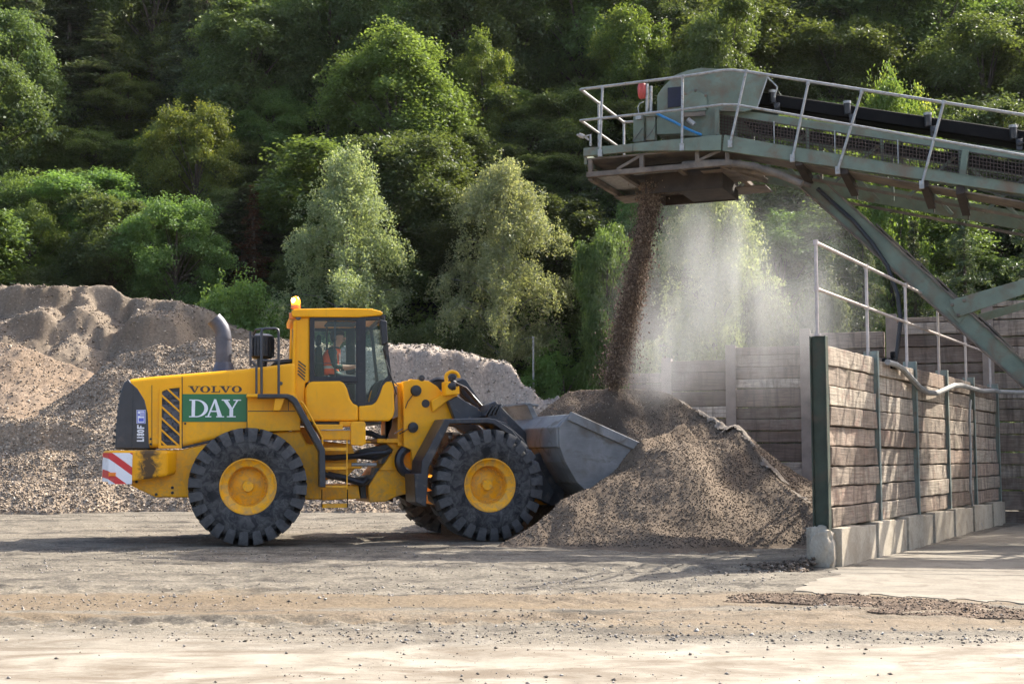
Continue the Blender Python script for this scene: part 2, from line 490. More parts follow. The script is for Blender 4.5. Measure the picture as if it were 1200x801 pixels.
HEAP_BROWN = M_heap('brown_crushed_stone', (0.102, 0.073, 0.049), (0.172, 0.126, 0.087), (0.18, 0.136, 0.096), 85, 0.3, 0.16, 0.30, 48)
def _damp():
    # freshly tipped, still damp stone lies darker round the foot of the falling stream
    t_ = HEAP_BROWN.node_tree; p = [n for n in t_.nodes if n.type == 'BSDF_PRINCIPLED'][0]; src = p.inputs['Base Color'].links[0].from_socket
    tc = t_.nodes.new('ShaderNodeTexCoord'); vm = t_.nodes.new('ShaderNodeVectorMath'); vm.operation = 'DISTANCE'; vm.inputs[1].default_value = (1.75, 24.0, 2.5); t_.links.new(tc.outputs['Object'], vm.inputs[0])
    nz = t_.nodes.new('ShaderNodeTexNoise'); nz.inputs['Scale'].default_value = 1.6; nz.inputs['Detail'].default_value = 5; t_.links.new(tc.outputs['Object'], nz.inputs['Vector'])
    ma = t_.nodes.new('ShaderNodeMath'); ma.operation = 'MULTIPLY_ADD'; ma.inputs[1].default_value = 1.6; t_.links.new(nz.outputs['Fac'], ma.inputs[0]); t_.links.new(vm.outputs['Value'], ma.inputs[2])
    mr = t_.nodes.new('ShaderNodeMapRange'); mr.inputs[1].default_value = 1.5; mr.inputs[2].default_value = 2.5; mr.inputs[3].default_value = 0.55; mr.inputs[4].default_value = 0.0; t_.links.new(ma.outputs[0], mr.inputs[0])
    mx = t_.nodes.new('ShaderNodeMix'); mx.data_type = 'RGBA'; mx.inputs[7].default_value = (0.06, 0.042, 0.030, 1); t_.links.new(mr.outputs[0], mx.inputs[0]); t_.links.new(src, mx.inputs[6]); t_.links.new(mx.outputs[2], p.inputs['Base Color'])
_damp()
HEAP_GRAVEL = M_heap('coarse_beige_gravel', (0.20, 0.150, 0.104), (0.305, 0.240, 0.172), (0.31, 0.248, 0.182), 13, 0.65, 0.9)
HEAP_SAND = M_heap('pale_sandy_ballast', (0.135, 0.103, 0.072), (0.205, 0.162, 0.118), (0.20, 0.16, 0.12), 16, 0.2, 0.5)
HEAP_TAN = M_heap('tan_fine_ballast', (0.16, 0.113, 0.074), (0.24, 0.175, 0.12), (0.25, 0.19, 0.135), 18, 0.3, 0.5)
HEAP_GREY = M_heap('grey_quarry_dust', (0.235, 0.19, 0.15), (0.38, 0.315, 0.255), (0.36, 0.305, 0.25), 18, 0.3, 0.6)
HEAP_SOIL = M_heap('damp_brown_spill', (0.075, 0.05, 0.033), (0.16, 0.11, 0.07), (0.2, 0.15, 0.11), 30, 0.35, 0.8)
STONE_BROWN = M_stone('brown_stone_chips', [(0.0, (0.08, 0.058, 0.041)), (0.6, (0.14, 0.102, 0.071)), (0.92, (0.21, 0.162, 0.118)), (1.0, (0.42, 0.36, 0.29))])
STONE_GRAVEL = M_stone('beige_gravel_stones', [(0.0, (0.115, 0.085, 0.060)), (0.5, (0.24, 0.188, 0.136)), (0.9, (0.37, 0.305, 0.235)), (1.0, (0.60, 0.525, 0.435))])
STONE_GREY = M_stone('grey_loose_stones', [(0.0, (0.14, 0.118, 0.092)), (0.5, (0.23, 0.198, 0.162)), (0.85, (0.29, 0.265, 0.235)), (1.0, (0.42, 0.39, 0.35))])
STONE_FALL = M_stone('falling_brown_stone', [(0.0, (0.085, 0.058, 0.040)), (0.6, (0.22, 0.155, 0.105)), (1.0, (0.38, 0.29, 0.21))])

def M_wood(name, stops, axis=(0.6, 14, 14), blot=(0.22, 0.135, 0.10)):
    """old sleepers: every timber its own tone, grain along its length"""
    t = NT(name)
    v = t.coord('Object', axis); v0 = t.coord()
    tn = t.attr()
    col = t.ramp(tn, stops)
    g = t.noise(v, 3.0, 8, 0.7, 0.3)
    col = t.mix(0.75, col, t.ramp(g, [(0.30, 0.16), (0.70, 0.80)]), 'OVERLAY')
    b = t.noise(v0, 1.7, 6, 0.65, 0.5)
    col = t.mix(t.ramp(b, [(0.5, 0.0), (0.75, 0.55)]), col, (0.30, 0.265, 0.22))
    ws = t.noise(t.coord('Object', (5.0, 5.0, 0.55)), 1.6, 6, 0.65, 0.4)
    col = t.mix(t.ramp(ws, [(0.48, 0.0), (0.66, 0.75)]), col, (0.075, 0.058, 0.045))
    bl = t.noise(v0, 3.4, 7, 0.7, 0.8)
    col = t.mix(t.ramp(bl, [(0.53, 0.0), (0.66, 0.7)]), col, blot)
    crk = t.ramp(t.noise(t.coord('Object', (1.2, 30, 30)), 1.6, 4, 0.6), [(0.66, 0.0), (0.70, 0.7)])
    col = t.mix(crk, col, (0.04, 0.03, 0.024))
    moss = t.ramp(t.noise(v0, 1.1, 5, 0.6), [(0.60, 0.0), (0.75, 0.35)])
    col = t.mix(moss, col, (0.14, 0.145, 0.07))
    t.pbr(col, 0.88, 0, t.bump(g, 0.55, 0.02), 0.25)
    return t.mat
WOOD_WALL = M_wood('weathered_sleeper_timber', [(0.0, (0.17, 0.125, 0.092)), (0.35, (0.28, 0.225, 0.17)), (0.65, (0.40, 0.335, 0.255)), (0.82, (0.29, 0.205, 0.15)), (1.0, (0.46, 0.395, 0.305))])
WOOD_FENCE = M_wood('dusty_sleeper_timber', [(0.0, (0.11, 0.078, 0.06)), (0.35, (0.19, 0.14, 0.11)), (0.75, (0.27, 0.21, 0.165)), (1.0, (0.44, 0.37, 0.30))], blot=(0.13, 0.095, 0.08))
POSTWOOD = M_plain('dusty_fence_post', (0.24, 0.19, 0.155), 0.8, 0, 0.25, 3, 0.15, 30)

def _concrete(name, c, stain):
    t = NT(name); v = t.coord()
    col = t.ramp(t.noise(v, 0.9, 7, 0.65, 0.4), [(0.3, tuple(0.72 * x for x in c)), (0.65, c)])
    col = t.mix(t.ramp(t.noise(v, 2.6, 7, 0.7, 0.6), [(0.46, 0.0), (0.68, 0.85)]), col, stain)
    col = t.mix(0.25, col, t.ramp(t.noise(v, 30, 5, 0.7), [(0.3, 0.15), (0.7, 0.85)]), 'OVERLAY')
    t.pbr(col, 0.85, 0, t.bump(t.noise(v, 25, 6, 0.7), 0.25, 0.01), 0.3)
    return t.mat
CONC_FLOOR = _concrete('pale_concrete_floor', (0.245, 0.215, 0.165), (0.125, 0.10, 0.072))
CONC_BASE = _concrete('cream_concrete_upstand', (0.44, 0.38, 0.29), (0.25, 0.20, 0.14))

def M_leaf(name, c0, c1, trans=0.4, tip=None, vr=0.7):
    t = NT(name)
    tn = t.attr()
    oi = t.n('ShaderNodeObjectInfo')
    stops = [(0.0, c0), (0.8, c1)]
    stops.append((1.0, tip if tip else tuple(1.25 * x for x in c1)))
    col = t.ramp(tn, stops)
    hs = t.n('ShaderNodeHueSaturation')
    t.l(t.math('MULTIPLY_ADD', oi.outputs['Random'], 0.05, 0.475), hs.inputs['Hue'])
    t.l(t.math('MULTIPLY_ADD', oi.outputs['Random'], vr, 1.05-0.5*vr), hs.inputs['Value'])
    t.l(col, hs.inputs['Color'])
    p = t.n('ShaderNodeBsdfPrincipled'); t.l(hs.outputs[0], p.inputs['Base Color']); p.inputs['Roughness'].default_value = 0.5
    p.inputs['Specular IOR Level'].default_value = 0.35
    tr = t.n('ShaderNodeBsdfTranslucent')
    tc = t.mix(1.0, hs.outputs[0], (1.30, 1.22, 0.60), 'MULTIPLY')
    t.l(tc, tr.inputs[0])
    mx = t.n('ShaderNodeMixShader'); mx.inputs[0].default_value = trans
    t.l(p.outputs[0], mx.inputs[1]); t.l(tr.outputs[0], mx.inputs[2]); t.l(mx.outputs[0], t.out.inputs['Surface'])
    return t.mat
LEAF_DARK = M_leaf('dark_green_leaves', (0.062, 0.092, 0.038), (0.115, 0.158, 0.064), 0.50)
LEAF_MID = M_leaf('mid_green_leaves', (0.074, 0.118, 0.040), (0.138, 0.200, 0.066), 0.52)
LEAF_BRIGHT = M_leaf('bright_green_leaves', (0.098, 0.165, 0.048), (0.170, 0.262, 0.082), 0.56, None, 0.3)
LEAF_YELLOW = M_leaf('yellowing_leaves', (0.085, 0.128, 0.035), (0.170, 0.220, 0.055), 0.54, (0.33, 0.34, 0.085), 0.3)
LEAF_BIRCH = M_leaf('pale_birch_leaves', (0.175, 0.220, 0.122), (0.285, 0.335, 0.200), 0.52, (0.42, 0.44, 0.30), 0.15)
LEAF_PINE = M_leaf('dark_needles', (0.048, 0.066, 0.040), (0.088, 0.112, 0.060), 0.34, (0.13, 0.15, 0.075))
LEAF_SILVER = M_leaf('grey_green_leaves', (0.07, 0.092, 0.062), (0.135, 0.16, 0.11), 0.42)
LEAF_BROWN = M_leaf('red_brown_dead_needles', (0.055, 0.026, 0.014), (0.12, 0.052, 0.024), 0.3)
BARK = M_plain('grey_brown_bark', (0.075, 0.058, 0.043), 0.9, 0, 0.4, 4, 0.5, 14)
BARK_BIRCH = M_plain('pale_birch_bark', (0.17, 0.16, 0.145), 0.8, 0, 0.2, 3, 0.3, 20, dirt=((0.05, 0.045, 0.04), 0.35, 5))
# ------------------------------------------------------------------ the wheel loader
RF = Frame(-4.21, 21.12, 12.0)
DELTA = 6.5
_j = (RF.ox + 1.775*RF.f[0], RF.oy + 1.775*RF.f[1])
_ff = Frame(0, 0, 12.0 + DELTA)
FF = Frame(_j[0] + 1.775*_ff.f[0], _j[1] + 1.775*_ff.f[1], 12.0 + DELTA)
F_LOC = (1.775 + 1.775*math.cos(R(DELTA)), 1.775*math.sin(R(DELTA)), 0.0)
F_RZ = R(DELTA)

loader = empty('wheel_loader', (RF.ox, RF.oy, 0), RF.th)
tag(loader, 'big yellow wheel loader with green sign, driving its grey bucket into the brown heap', 'wheel loader')

def fpart(mb, name, mat, bevel=0.0, parent=None, **k):
    """part riding on the articulated front frame"""
    if parent is None:
        return mb.build(name, mat, loader, F_LOC, F_RZ, bevel=bevel, **k)
    return mb.build(name, mat, parent, bevel=bevel, **k)

# --- wheels
def tyre_mb():
    m = MB()
    prof = [(0.405, 0.27), (0.43, 0.305), (0.50, 0.332), (0.60, 0.342), (0.69, 0.335), (0.755, 0.305), (0.785, 0.26), (0.80, 0.15), (0.805, 0.0)]
    prof = [(r, -y) for r, y in prof] + [(r, y) for r, y in prof[::-1][1:]]
    m.lathe_y(prof, 72)
    N = 24
    for side in (-1, 1):
        for k in range(N):
            a = 2*PI*(k + (0.5 if side > 0 else 0))/N
            hw = 2*PI/N*0.5*0.70
            # radial sections: (radius inner, radius outer, y, angular half width, skew)
            secs = [(0.665, 0.705, 0.348, hw*0.80, 0.0), (0.70, 0.80, 0.350, hw*0.95, 0.0), (0.76, 0.866, 0.318, hw, 0.0),
                    (0.78, 0.872, 0.22, hw*0.95, 0.02), (0.79, 0.874, 0.08, hw*0.8, 0.06), (0.79, 0.872, -0.02, hw*0.6, 0.09)]
            vs = []
            for ri, ro, y, h, sk in secs:
                for rr, aa in ((ri, a-h+sk), (ro, a-h*0.9+sk), (ro, a+h*0.9+sk), (ri, a+h+sk)):
                    vs.append((rr*math.cos(aa), side*y, rr*math.sin(aa)))
            fs = [(0,1,2,3)]
            for i in range(len(secs)-1):
                b = i*4
                fs += [(b+j, b+4+j, b+5+j, b+1+j) for j in range(3)]
            b = (len(secs)-1)*4
            fs.append((b+3,b+2,b+1,b))
            m.add(vs, fs, 0, 1.0)
    return m

def rim_mb():
    m = MB()
    # dished disc, near face toward -y
    prof = [(0.0, -0.17), (0.075, -0.17), (0.088, -0.155), (0.092, -0.11), (0.17, -0.085), (0.255, -0.06), (0.275, -0.075), (0.285, -0.12), (0.292, -0.215),
            (0.305, -0.232), (0.36, -0.250), (0.385, -0.275), (0.402, -0.300), (0.418, -0.300), (0.425, -0.280), (0.41, -0.25), (0.41, 0.26), (0.425, 0.285), (0.40, 0.295), (0.38, 0.20), (0.30, 0.15), (0.0, 0.15)]
    m.lathe_y(prof, 56)
    for k in range(26):
        a = 2*PI*k/26
        c = (0.262*math.cos(a), -0.066, 0.262*math.sin(a))
        m.lathe_y([(0.0, -0.024), (0.011, -0.022), (0.014, 0.0)], 6, c, smooth=False)
    return m
_t0 = _r0 = None
def wheel(frame_front, y):
    global _t0, _r0
    w = empty('wheel', (0, y, 0.862), 0, loader)
    if frame_front:
        w.location = (F_LOC[0] - math.sin(F_RZ)*y, F_LOC[1] + math.cos(F_RZ)*y, 0.862)
        w.rotation_euler = (0, 0, F_RZ)
    if y > 0: w.rotation_euler = (0, 0, w.rotation_euler.z + PI)
    if _t0 is None:
        _t0 = tyre_mb().build('tyre', TYRE, w, sharp=30); _r0 = rim_mb().build('rim', YEL, w, sharp=28)
        _t0.rotation_euler = (0, R(4), 0)
        return w
    for src in (_t0, _r0):
        c = src.copy(); COL.objects.link(c); c.parent = w
        c.rotation_euler = (0, random.Random(int(y*100)+7*frame_front).random()*2, 0)
    return w
wheel(False, -1.12); wheel(False, 1.12); wheel(True, -1.12); wheel(True, 1.12)

# --- rear frame: hood
YH = 1.02
T = lambda pts, y=-YH: RF.tr(y, pts)
m = MB(); m.prism(T([(150,444),(182,440.5),(213,438),(290,431.5),(347,424.5),(347,503),(290,507),(213,524),(150,525),(142,525),(141,480),(145,454)]), -YH, YH)
hood = m.build('engine_hood', YEL, loader, bevel=0.07, seg=4)
# panel seams
m = MB()
def seam(a, b, w=0.012, y=-YH-0.002, F_=RF):
    p, q = F_.p3(y, a), F_.p3(y, b); m.bar(p, q, 0.006, w, up=(0,0,1) if abs(p.z-q.z) < abs(p.x-q.x) else (1,0,0))
seam((213.5,441),(213.5,523)); seam((213,524.5),(289,506.5), 0.03); seam((289.5,461),(289.5,504)); seam((290,481.5),(345,481.5)); seam((290,461.5),(300,461.5))
seam((178,451),(178,523), 0.008)
m.each('panel_seam', BLACK, hood)
# dark rear cowl with the radiator slats
m = MB(); m.prism(T([(150.5,443.2),(153,447),(162,455),(170,468),(174,484),(175.5,526),(134.5,526),(136.5,490),(140.5,462),(145,449)]), -YH-0.006, YH+0.006)
cowl = m.build('radiator_cowl', CHAR, loader, bevel=0.025, seg=3)
m = MB()
x0, _ = RF.tr1(-YH, (137, 490))
for i in range(9):
    px, py = 144.5 - i*1.05, 458 + i*7.6
    x, z = RF.tr1(-YH, (px, py)); m.box((x-0.055, -YH+0.02, z-0.03), (x+0.03, YH-0.02, z+0.012))
m.build('grille_slats', BLACK, cowl)
m = MB(); x, z0 = RF.tr1(-YH, (154.5, 526)); _, z1 = RF.tr1(-YH, (154.5, 452)); m.box((x-0.004, -YH-0.0085, z0), (x+0.004, -YH, z1))
m.build('cowl_seam', BLACK, cowl)
# side vent: black plate painted in for the dark opening behind yellow bars
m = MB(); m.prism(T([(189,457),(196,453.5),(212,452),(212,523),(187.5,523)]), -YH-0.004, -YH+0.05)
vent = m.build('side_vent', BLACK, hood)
rng = random.Random(5); m = MB()
for i in range(60):
    px, py = rng.uniform(191, 209), rng.uniform(458, 517)
    p = RF.p3(-YH-0.006, (px, py)); s = rng.uniform(0.03, 0.06)
    m.box((p.x-s, -YH-0.010, p.z-s*0.6), (p.x+s, -YH-0.003, p.z+s*0.6), tone=rng.random())
m.build('engine_pipework', GREYSTEEL, vent)
m = MB()
for k in range(-1, 6):
    a = (188.5, 470 + k*13.6 - 8); b = (212.5, 470 + k*13.6 + 14)
    # clip to the opening
    def clip(a, b, y0, y1):
        (xa, ya), (xb, yb) = a, b
        if ya < y0: t = (y0-ya)/(yb-ya); xa, ya = xa+(xb-xa)*t, y0
        if yb > y1: t = (y1-ya)/(yb-ya); xb, yb = xa+(xb-xa)*t, y1
        return ((xa, ya), (xb, yb)) if yb > ya else None
    c = clip(a, b, 453.5, 523)
    if c: m.bar(RF.p3(-YH-0.016, c[0]), RF.p3(-YH-0.016, c[1]), 0.018, 0.027)
m.ring(T([(187,455.5),(196,451.5),(213,450),(213,525),(185.5,525)]), T([(190,458.5),(197,455.5),(210.5,454),(210.5,521.5),(189,521.5)]), -YH-0.026, -YH)
m.build('vent_bars', YEL, vent, bevel=0.004, seg=1)

# lettering and signs
def stroke(m, pts, y, x0, z0, sx, sz, d, vert=False):
    q = [((x0 + px*sx), (z0 + pz*sz)) for px, pz in pts] if not vert else [((x0 - pz*sz), (z0 + px*sx)) for px, pz in pts]
    m.prism(q, y - d, y)
def oval(m, cx, cz, ro, ri, y, x0, z0, sx, sz, d, a0=0, a1=360, n=28, vert=False):
    """ring with outer radii ro=(x,z), inner ri"""
    full = abs(a1-a0) >= 359
    O = []; I = []
    for k in range(n + (0 if full else 1)):
        a = R(a0 + (a1-a0)*k/n)
        O.append((cx + ro[0]*math.cos(a), cz + ro[1]*math.sin(a))); I.append((cx + ri[0]*math.cos(a), cz + ri[1]*math.sin(a)))
    cv = (lambda p: (x0 + p[0]*sx, z0 + p[1]*sz)) if not vert else (lambda p: (x0 - p[1]*sz, z0 + p[0]*sx))
    O = [cv(p) for p in O]; I = [cv(p) for p in I]
    if full: m.ring(O, I, y-d, y)
    else: m.prism(O + I[::-1], y-d, y)
D0, DS = 0.004, 0.0006
def serif_letter(m, ch, x, z, w, h, y):
    k = [0]
    def S(pts): stroke(m, pts, y, x, z, w, h, D0 + DS*k[0]); k[0] += 1
    def bar(a, b, c, d): S([(a,b),(c,b),(c,d),(a,d)])
    if ch == 'V':
        S([(0.10,0.93),(0.36,0.93),(0.60,0.0),(0.46,0.0)]); S([(0.72,0.93),(0.84,0.93),(0.58,0.0),(0.50,0.0)])
        bar(0.0,0.90,0.44,1.0); bar(0.60,0.90,1.0,1.0)
    elif ch == 'O':
        oval(m, 0.5, 0.5, (0.5,0.52), (0.24,0.43), y, x, z, w, h, D0)
    elif ch == 'L':
        bar(0.16,0.05,0.42,0.95); bar(0.0,0.90,0.60,1.0); bar(0.0,0.0,1.0,0.11); S([(0.86,0.05),(1.0,0.05),(1.0,0.40),(0.93,0.40)])
    elif ch == 'D':
        bar(0.13,0.04,0.31,0.96); bar(0.0,0.94,0.42,1.0); bar(0.0,0.0,0.42,0.06)
        oval(m, 0.36, 0.5, (0.64,0.5), (0.44,0.44), y, x, z, w, h, D0 + DS*4, -90, 90)
    elif ch == 'A':
        S([(0.10,0.03),(0.19,0.03),(0.53,0.95),(0.46,1.02)]); S([(0.66,0.03),(0.90,0.03),(0.56,1.02),(0.44,1.02)])
        bar(0.26,0.30,0.72,0.37); bar(0.0,0.0,0.32,0.06); bar(0.58,0.0,1.0,0.06)
    elif ch == 'Y':
        S([(0.08,0.96),(0.30,0.96),(0.60,0.44),(0.42,0.44)]); S([(0.76,0.96),(0.86,0.96),(0.58,0.44),(0.50,0.44)])
        bar(0.41,0.03,0.60,0.46); bar(0.0,0.94,0.42,1.0); bar(0.60,0.94,1.0,1.0); bar(0.28,0.0,0.74,0.06)
def place(ch, x0, x1, y0, y1, m, yl):
    a = RF.tr1(yl, (x0, y1)); b = RF.tr1(yl, (x1, y0))
    serif_letter(m, ch, a[0], a[1], b[0]-a[0], b[1]-a[1], yl)
m = MB()
for ch, a, b in (('V',220.5,235),('O',234.5,246.5),('L',247.5,258),('V',257,271.5),('O',271.5,283.5)): place(ch, a, b, 452.2, 459.6, m, -YH)
m.build('maker_lettering', BROWNTXT, hood)
m = MB(); m.prism(T([(213.8,461.5),(289,461.5),(289,494),(213.8,494)]), -YH-0.008, -YH+0.01)
sign = m.build('green_sign_panel', GREENSIGN, hood)
m = MB()
for ch, a, b in (('D',221.5,244),('A',240.5,263),('Y',259.5,282.5)): place(ch, a, b, 468, 488.5, m, -YH-0.008)
m.build('white_lettering', WHITE, sign)
# model number, reads upward
m = MB()
a = RF.tr1(-YH-0.006, (168.7, 517)); b = RF.tr1(-YH-0.006, (160.8, 497.5))
L, H = b[1]-a[1], a[0]-b[0]
def vs(pts): stroke(m, pts, -YH-0.006, a[0], a[1], L, H, 0.004, True)
def vrect(x0, z0, x1, z1): vs([(x0,z0),(x1,z0),(x1,z1),(x0,z1)])
vrect(0.0,0,0.085,1); vrect(0.0855,0,0.16,0.22)
vrect(0.205,0,0.275,1)
for cx in (0.42,): 
    oval(m, cx, 0.27, (0.085,0.28), (0.020,0.09), -YH-0.006, a[0], a[1], L, H, 0.004, vert=True, n=16)
    oval(m, cx, 0.76, (0.082,0.26), (0.018,0.07), -YH-0.006, a[0], a[1], L, H, 0.0046, vert=True, n=16)
oval(m, 0.625, 0.5, (0.098,0.51), (0.024,0.30), -YH-0.006, a[0], a[1], L, H, 0.004, vert=True, n=18)
vrect(0.765,0,0.85,1); vrect(0.8505,0.80,1.0,1); vrect(0.8505,0.40,0.96,0.58)
m.build('white_model_number', WHITE, cowl)
m = MB(); m.prism(T([(160,480),(170.5,480),(170.5,496),(160,496)], -YH-0.006), -YH-0.010, -YH)
st = m.build('paper_sticker', WHITE, cowl)
m = MB(); m.ring(T([(160.4,480.4),(170.1,480.4),(170.1,495.6),(160.4,495.6)], -YH-0.01), T([(161.4,481.4),(169.1,481.4),(169.1,494.6),(161.4,494.6)], -YH-0.01), -YH-0.0115, -YH-0.009)
m.prism(T([(161.8,484.5),(164,484.5),(164,487),(161.8,487)], -YH-0.01), -YH-0.012, -YH-0.009)
for i in range(4): m.prism(T([(164.6+i*1.1,482.5),(165.2+i*1.1,482.5),(165.2+i*1.1,488),(164.6+i*1.1,488)], -YH-0.01), -YH-0.012, -YH-0.009)
m.prism(T([(162.5,489.5),(168.5,489.5),(168.5,493.5),(162.5,493.5)], -YH-0.01), -YH-0.012, -YH-0.009)
m.build('sticker_print', BLUETXT, st)

# counterweight and lower body
m = MB(); m.prism(T([(150,527.5),(213,526.5),(290,509),(330,505),(352,505),(360,520),(378,520),(378,585),(352,585),(300,583),(183,582.5),(158,571),(140,560)], -1.0), -1.0, 1.0)
m.build('rear_frame', YEL, loader, bevel=0.03, seg=3)
xs = lambda px, y: RF.tr1(y, (px, 545))[0]
_, zt = RF.tr1(-1.33, (160, 527.5)); _, zb = RF.tr1(-1.33, (160, 566))
m = MB()
xa, xb, xc = xs(121, -1.12), xs(130, -1.33), xs(204, -1.33)
plan = [(xc+0.02, -1.02), (xc-0.10, -1.33), (xb+0.06, -1.33), (xb-0.03, -1.30), (xa, -1.08), (xa-0.04, -0.8), (xa-0.06, 0), (xa-0.04, 0.8), (xa, 1.08), (xb-0.03, 1.30), (xb+0.06, 1.33), (xc-0.1, 1.33), (xc+0.02, 1.02)]
n = len(plan); zlow = zb - 0.03
vs_ = []
for (x, y) in plan: vs_.append((x, y, zt))
for (x, y) in plan:
    f = (x - xb)/(xc - xb); zz = zlow + 0.17*max(0, min(1, (f-0.55)/0.45)) + (0.05 if f < 0.05 else 0)
    vs_.append((x + (0.05 if f < 0.05 else 0), y*0.985, zz))
m.add(vs_, [tuple(range(n)), tuple(range(2*n-1, n-1, -1))] + [(i, i+n, (i+1) % n + n, (i+1) % n) for i in range(n)])
cw = m.build('counterweight', YEL_STAIN, loader, bevel=0.045, seg=3)
# hazard sheeting wraps the rear corner, a little proud
m = MB()
off = 0.006
xh = xs(155, -1.33)
hp = [(xh, -1.33-off), (xb+0.055, -1.33-off), (xb-0.035, -1.30-off), (xa-0.008, -1.08-0.004), (xa-0.05, -0.72)]
for i in range(len(hp)-1):
    (x0_, y0_), (x1_, y1_) = hp[i], hp[i+1]
    lo = zlow + (0.055 if i >= 2 else 0.02)
    m.add([(x0_, y0_, lo), (x1_, y1_, lo), (x1_, y1_, zt-0.035), (x0_, y0_, zt-0.035), (x0_, y0_+0.02, lo), (x1_+0.004, y1_+0.02, lo), (x1_+0.004, y1_+0.02, zt-0.035), (x0_, y0_+0.02, zt-0.035)],
          [(0,1,2,3),(4,7,6,5),(0,4,5,1),(3,2,6,7)])
m.build('hazard_panel', HAZARD, cw)
m = MB(); p = RF.p3(-1.35, (131.5, 555.5)); m.box((p.x-0.055, -1.353, p.z-0.028), (p.x+0.05, -1.32, p.z+0.028)); m.build('side_reflector', ORANGE, cw, bevel=0.006)
m = MB()
for px, py in ((160,564),(183,579),(202,571),(202,577)):
    p = RF.p3(-1.0, (px, py)); m.lathe_y([(0,-0.022),(0.02,-0.02),(0.024,0)], 8, (p.x,-1.0,p.z))
for px, py in ((176.5,514),(176.5,520),(217,496)):
    p = RF.p3(-YH, (px, py)); m.lathe_y([(0,-0.012),(0.016,-0.01),(0.018,0)], 8, (p.x,-YH,p.z))
m.each('bolt_head', BLACK, loader)

# exhaust stack
m = MB()
e = [RF.p3(-0.42, q) for q in ((262,432),(262,412),(262,397),(261.2,390),(259.2,384.5),(256,379.5),(251,374))]
m.tube(e[:3] + e[3:], [0.125]*7, 20)
m.tube([e[0]+Vector((0,0,-0.1)), e[0]+Vector((0,0,0.04)), e[0]+Vector((0,0,0.10))], [0.19,0.15,0.127], 20)
q = e[2]; m.tube([q+Vector((0,0,-0.01)), q+Vector((0,0,0.01))], 0.132, 20)
p = e[-1]; m.tube([p, p+(e[-1]-e[-2])*0.05], 0.131, 20)
m.build('exhaust_stack', GREYSTEEL, loader)
# air precleaner
m = MB(); c = RF.p3(-0.38, (307, 420)); zt_ = RF.p3(-0.38, (307, 394)).z - c.z
m.lathe_z([(0.0,-0.01),(0.14,0.0),(0.172,0.03),(0.176,zt_*0.55),(0.176,zt_-0.02)], 24, c)
m.lathe_z([(0.08,-0.2),(0.08,0.0)], 16, c)
for k in range(20):
    a = 2*PI*k/20; m.box((-0.012,-0.012,0.04),(0.012,0.012,zt_-0.04), mat=Matrix.Translation(c)@Matrix.Rotation(a,4,'Z')@Matrix.Translation((0.178,0,0)))
pc = m.build('air_precleaner', BLACK, loader)
m = MB(); m.lathe_z([(0.185,zt_-0.02),(0.185,zt_),(0.12,zt_+0.035),(0.0,zt_+0.05)], 24, c); m.build('precleaner_cap', CHAR, pc)
# top plate in front of the cab and small box
m = MB(); m.prism(T([(318,427.5),(346,423.5),(346,420.5),(330,421),(322,424)], -0.7), -0.75, 0.5); m.build('hood_top_cover', BLACK, loader, bevel=0.01)
# handrails beside the hood
m = MB()
P = lambda y, *q: [RF.p3(y, a) for a in q]
m.tube(P(-1.12, (306.5,462),(306.5,389),(307.5,386),(310,384.8),(323,384.8),(325.8,386.2),(326.6,389),(326.6,462)), 0.021, 8)
m.tube(P(-1.12, (306.5,422.5),(326.6,422.5)), 0.018, 8)
m.tube(P(-1.10, (300.5,462),(300.5,430),(297.5,426),(293.5,422),(293.5,395)), 0.018, 8)
m.tube([RF.p3(-0.9,(297,392)), RF.p3(-1.0,(300,386)), RF.p3(-1.12,(309,385))], 0.018, 8)
m.tube(P(-0.9, (293.5,428),(293.5,388)), 0.018, 8)
m.build('hood_handrail', RAILGREY, loader)
m = MB()
p = RF.p3(-YH, (329, 449)); m.lathe_y([(0,-0.02),(0.024,-0.018),(0.03,0)], 12, (p.x,-YH,p.z)); m.build('fuel_lock', GREYSTEEL, hood)

# step deck beside the hood and black mudguard strip
m = MB(); m.prism(T([(290,462),(347,462),(352,475),(352,504),(290,506)], -1.10), -1.10, -1.0)
sd = m.build('side_locker', YEL, loader, bevel=0.012)
m = MB(); seam((290.5,481.5),(346,481.5), 0.012, -1.102); seam((338,463),(338,481), 0.01, -1.102); m.each('locker_seam', BLACK, sd)
m = MB(); m.prism(T([(289,461.3),(303,461.3),(303,465),(289,465)], -1.40), -1.40, -1.0)
m.prism(T([(322,466.5),(334,466.5),(328,481),(320,481)], -1.3), -1.35, -1.1); m.build('deck_edge', YEL, loader, bevel=0.01)
m = MB()
g = [(302,461.2),(337,461.2),(343,463),(348.5,467.5),(381,526),(381.8,570.5),(374.6,570.5),(374.2,529),(343.5,472),(336.5,466.2),(302,466.2)]
m.prism(T(g, -1.42), -1.42, -1.02)
m.build('rear_mudguard', DARKMETAL, loader, bevel=0.012)

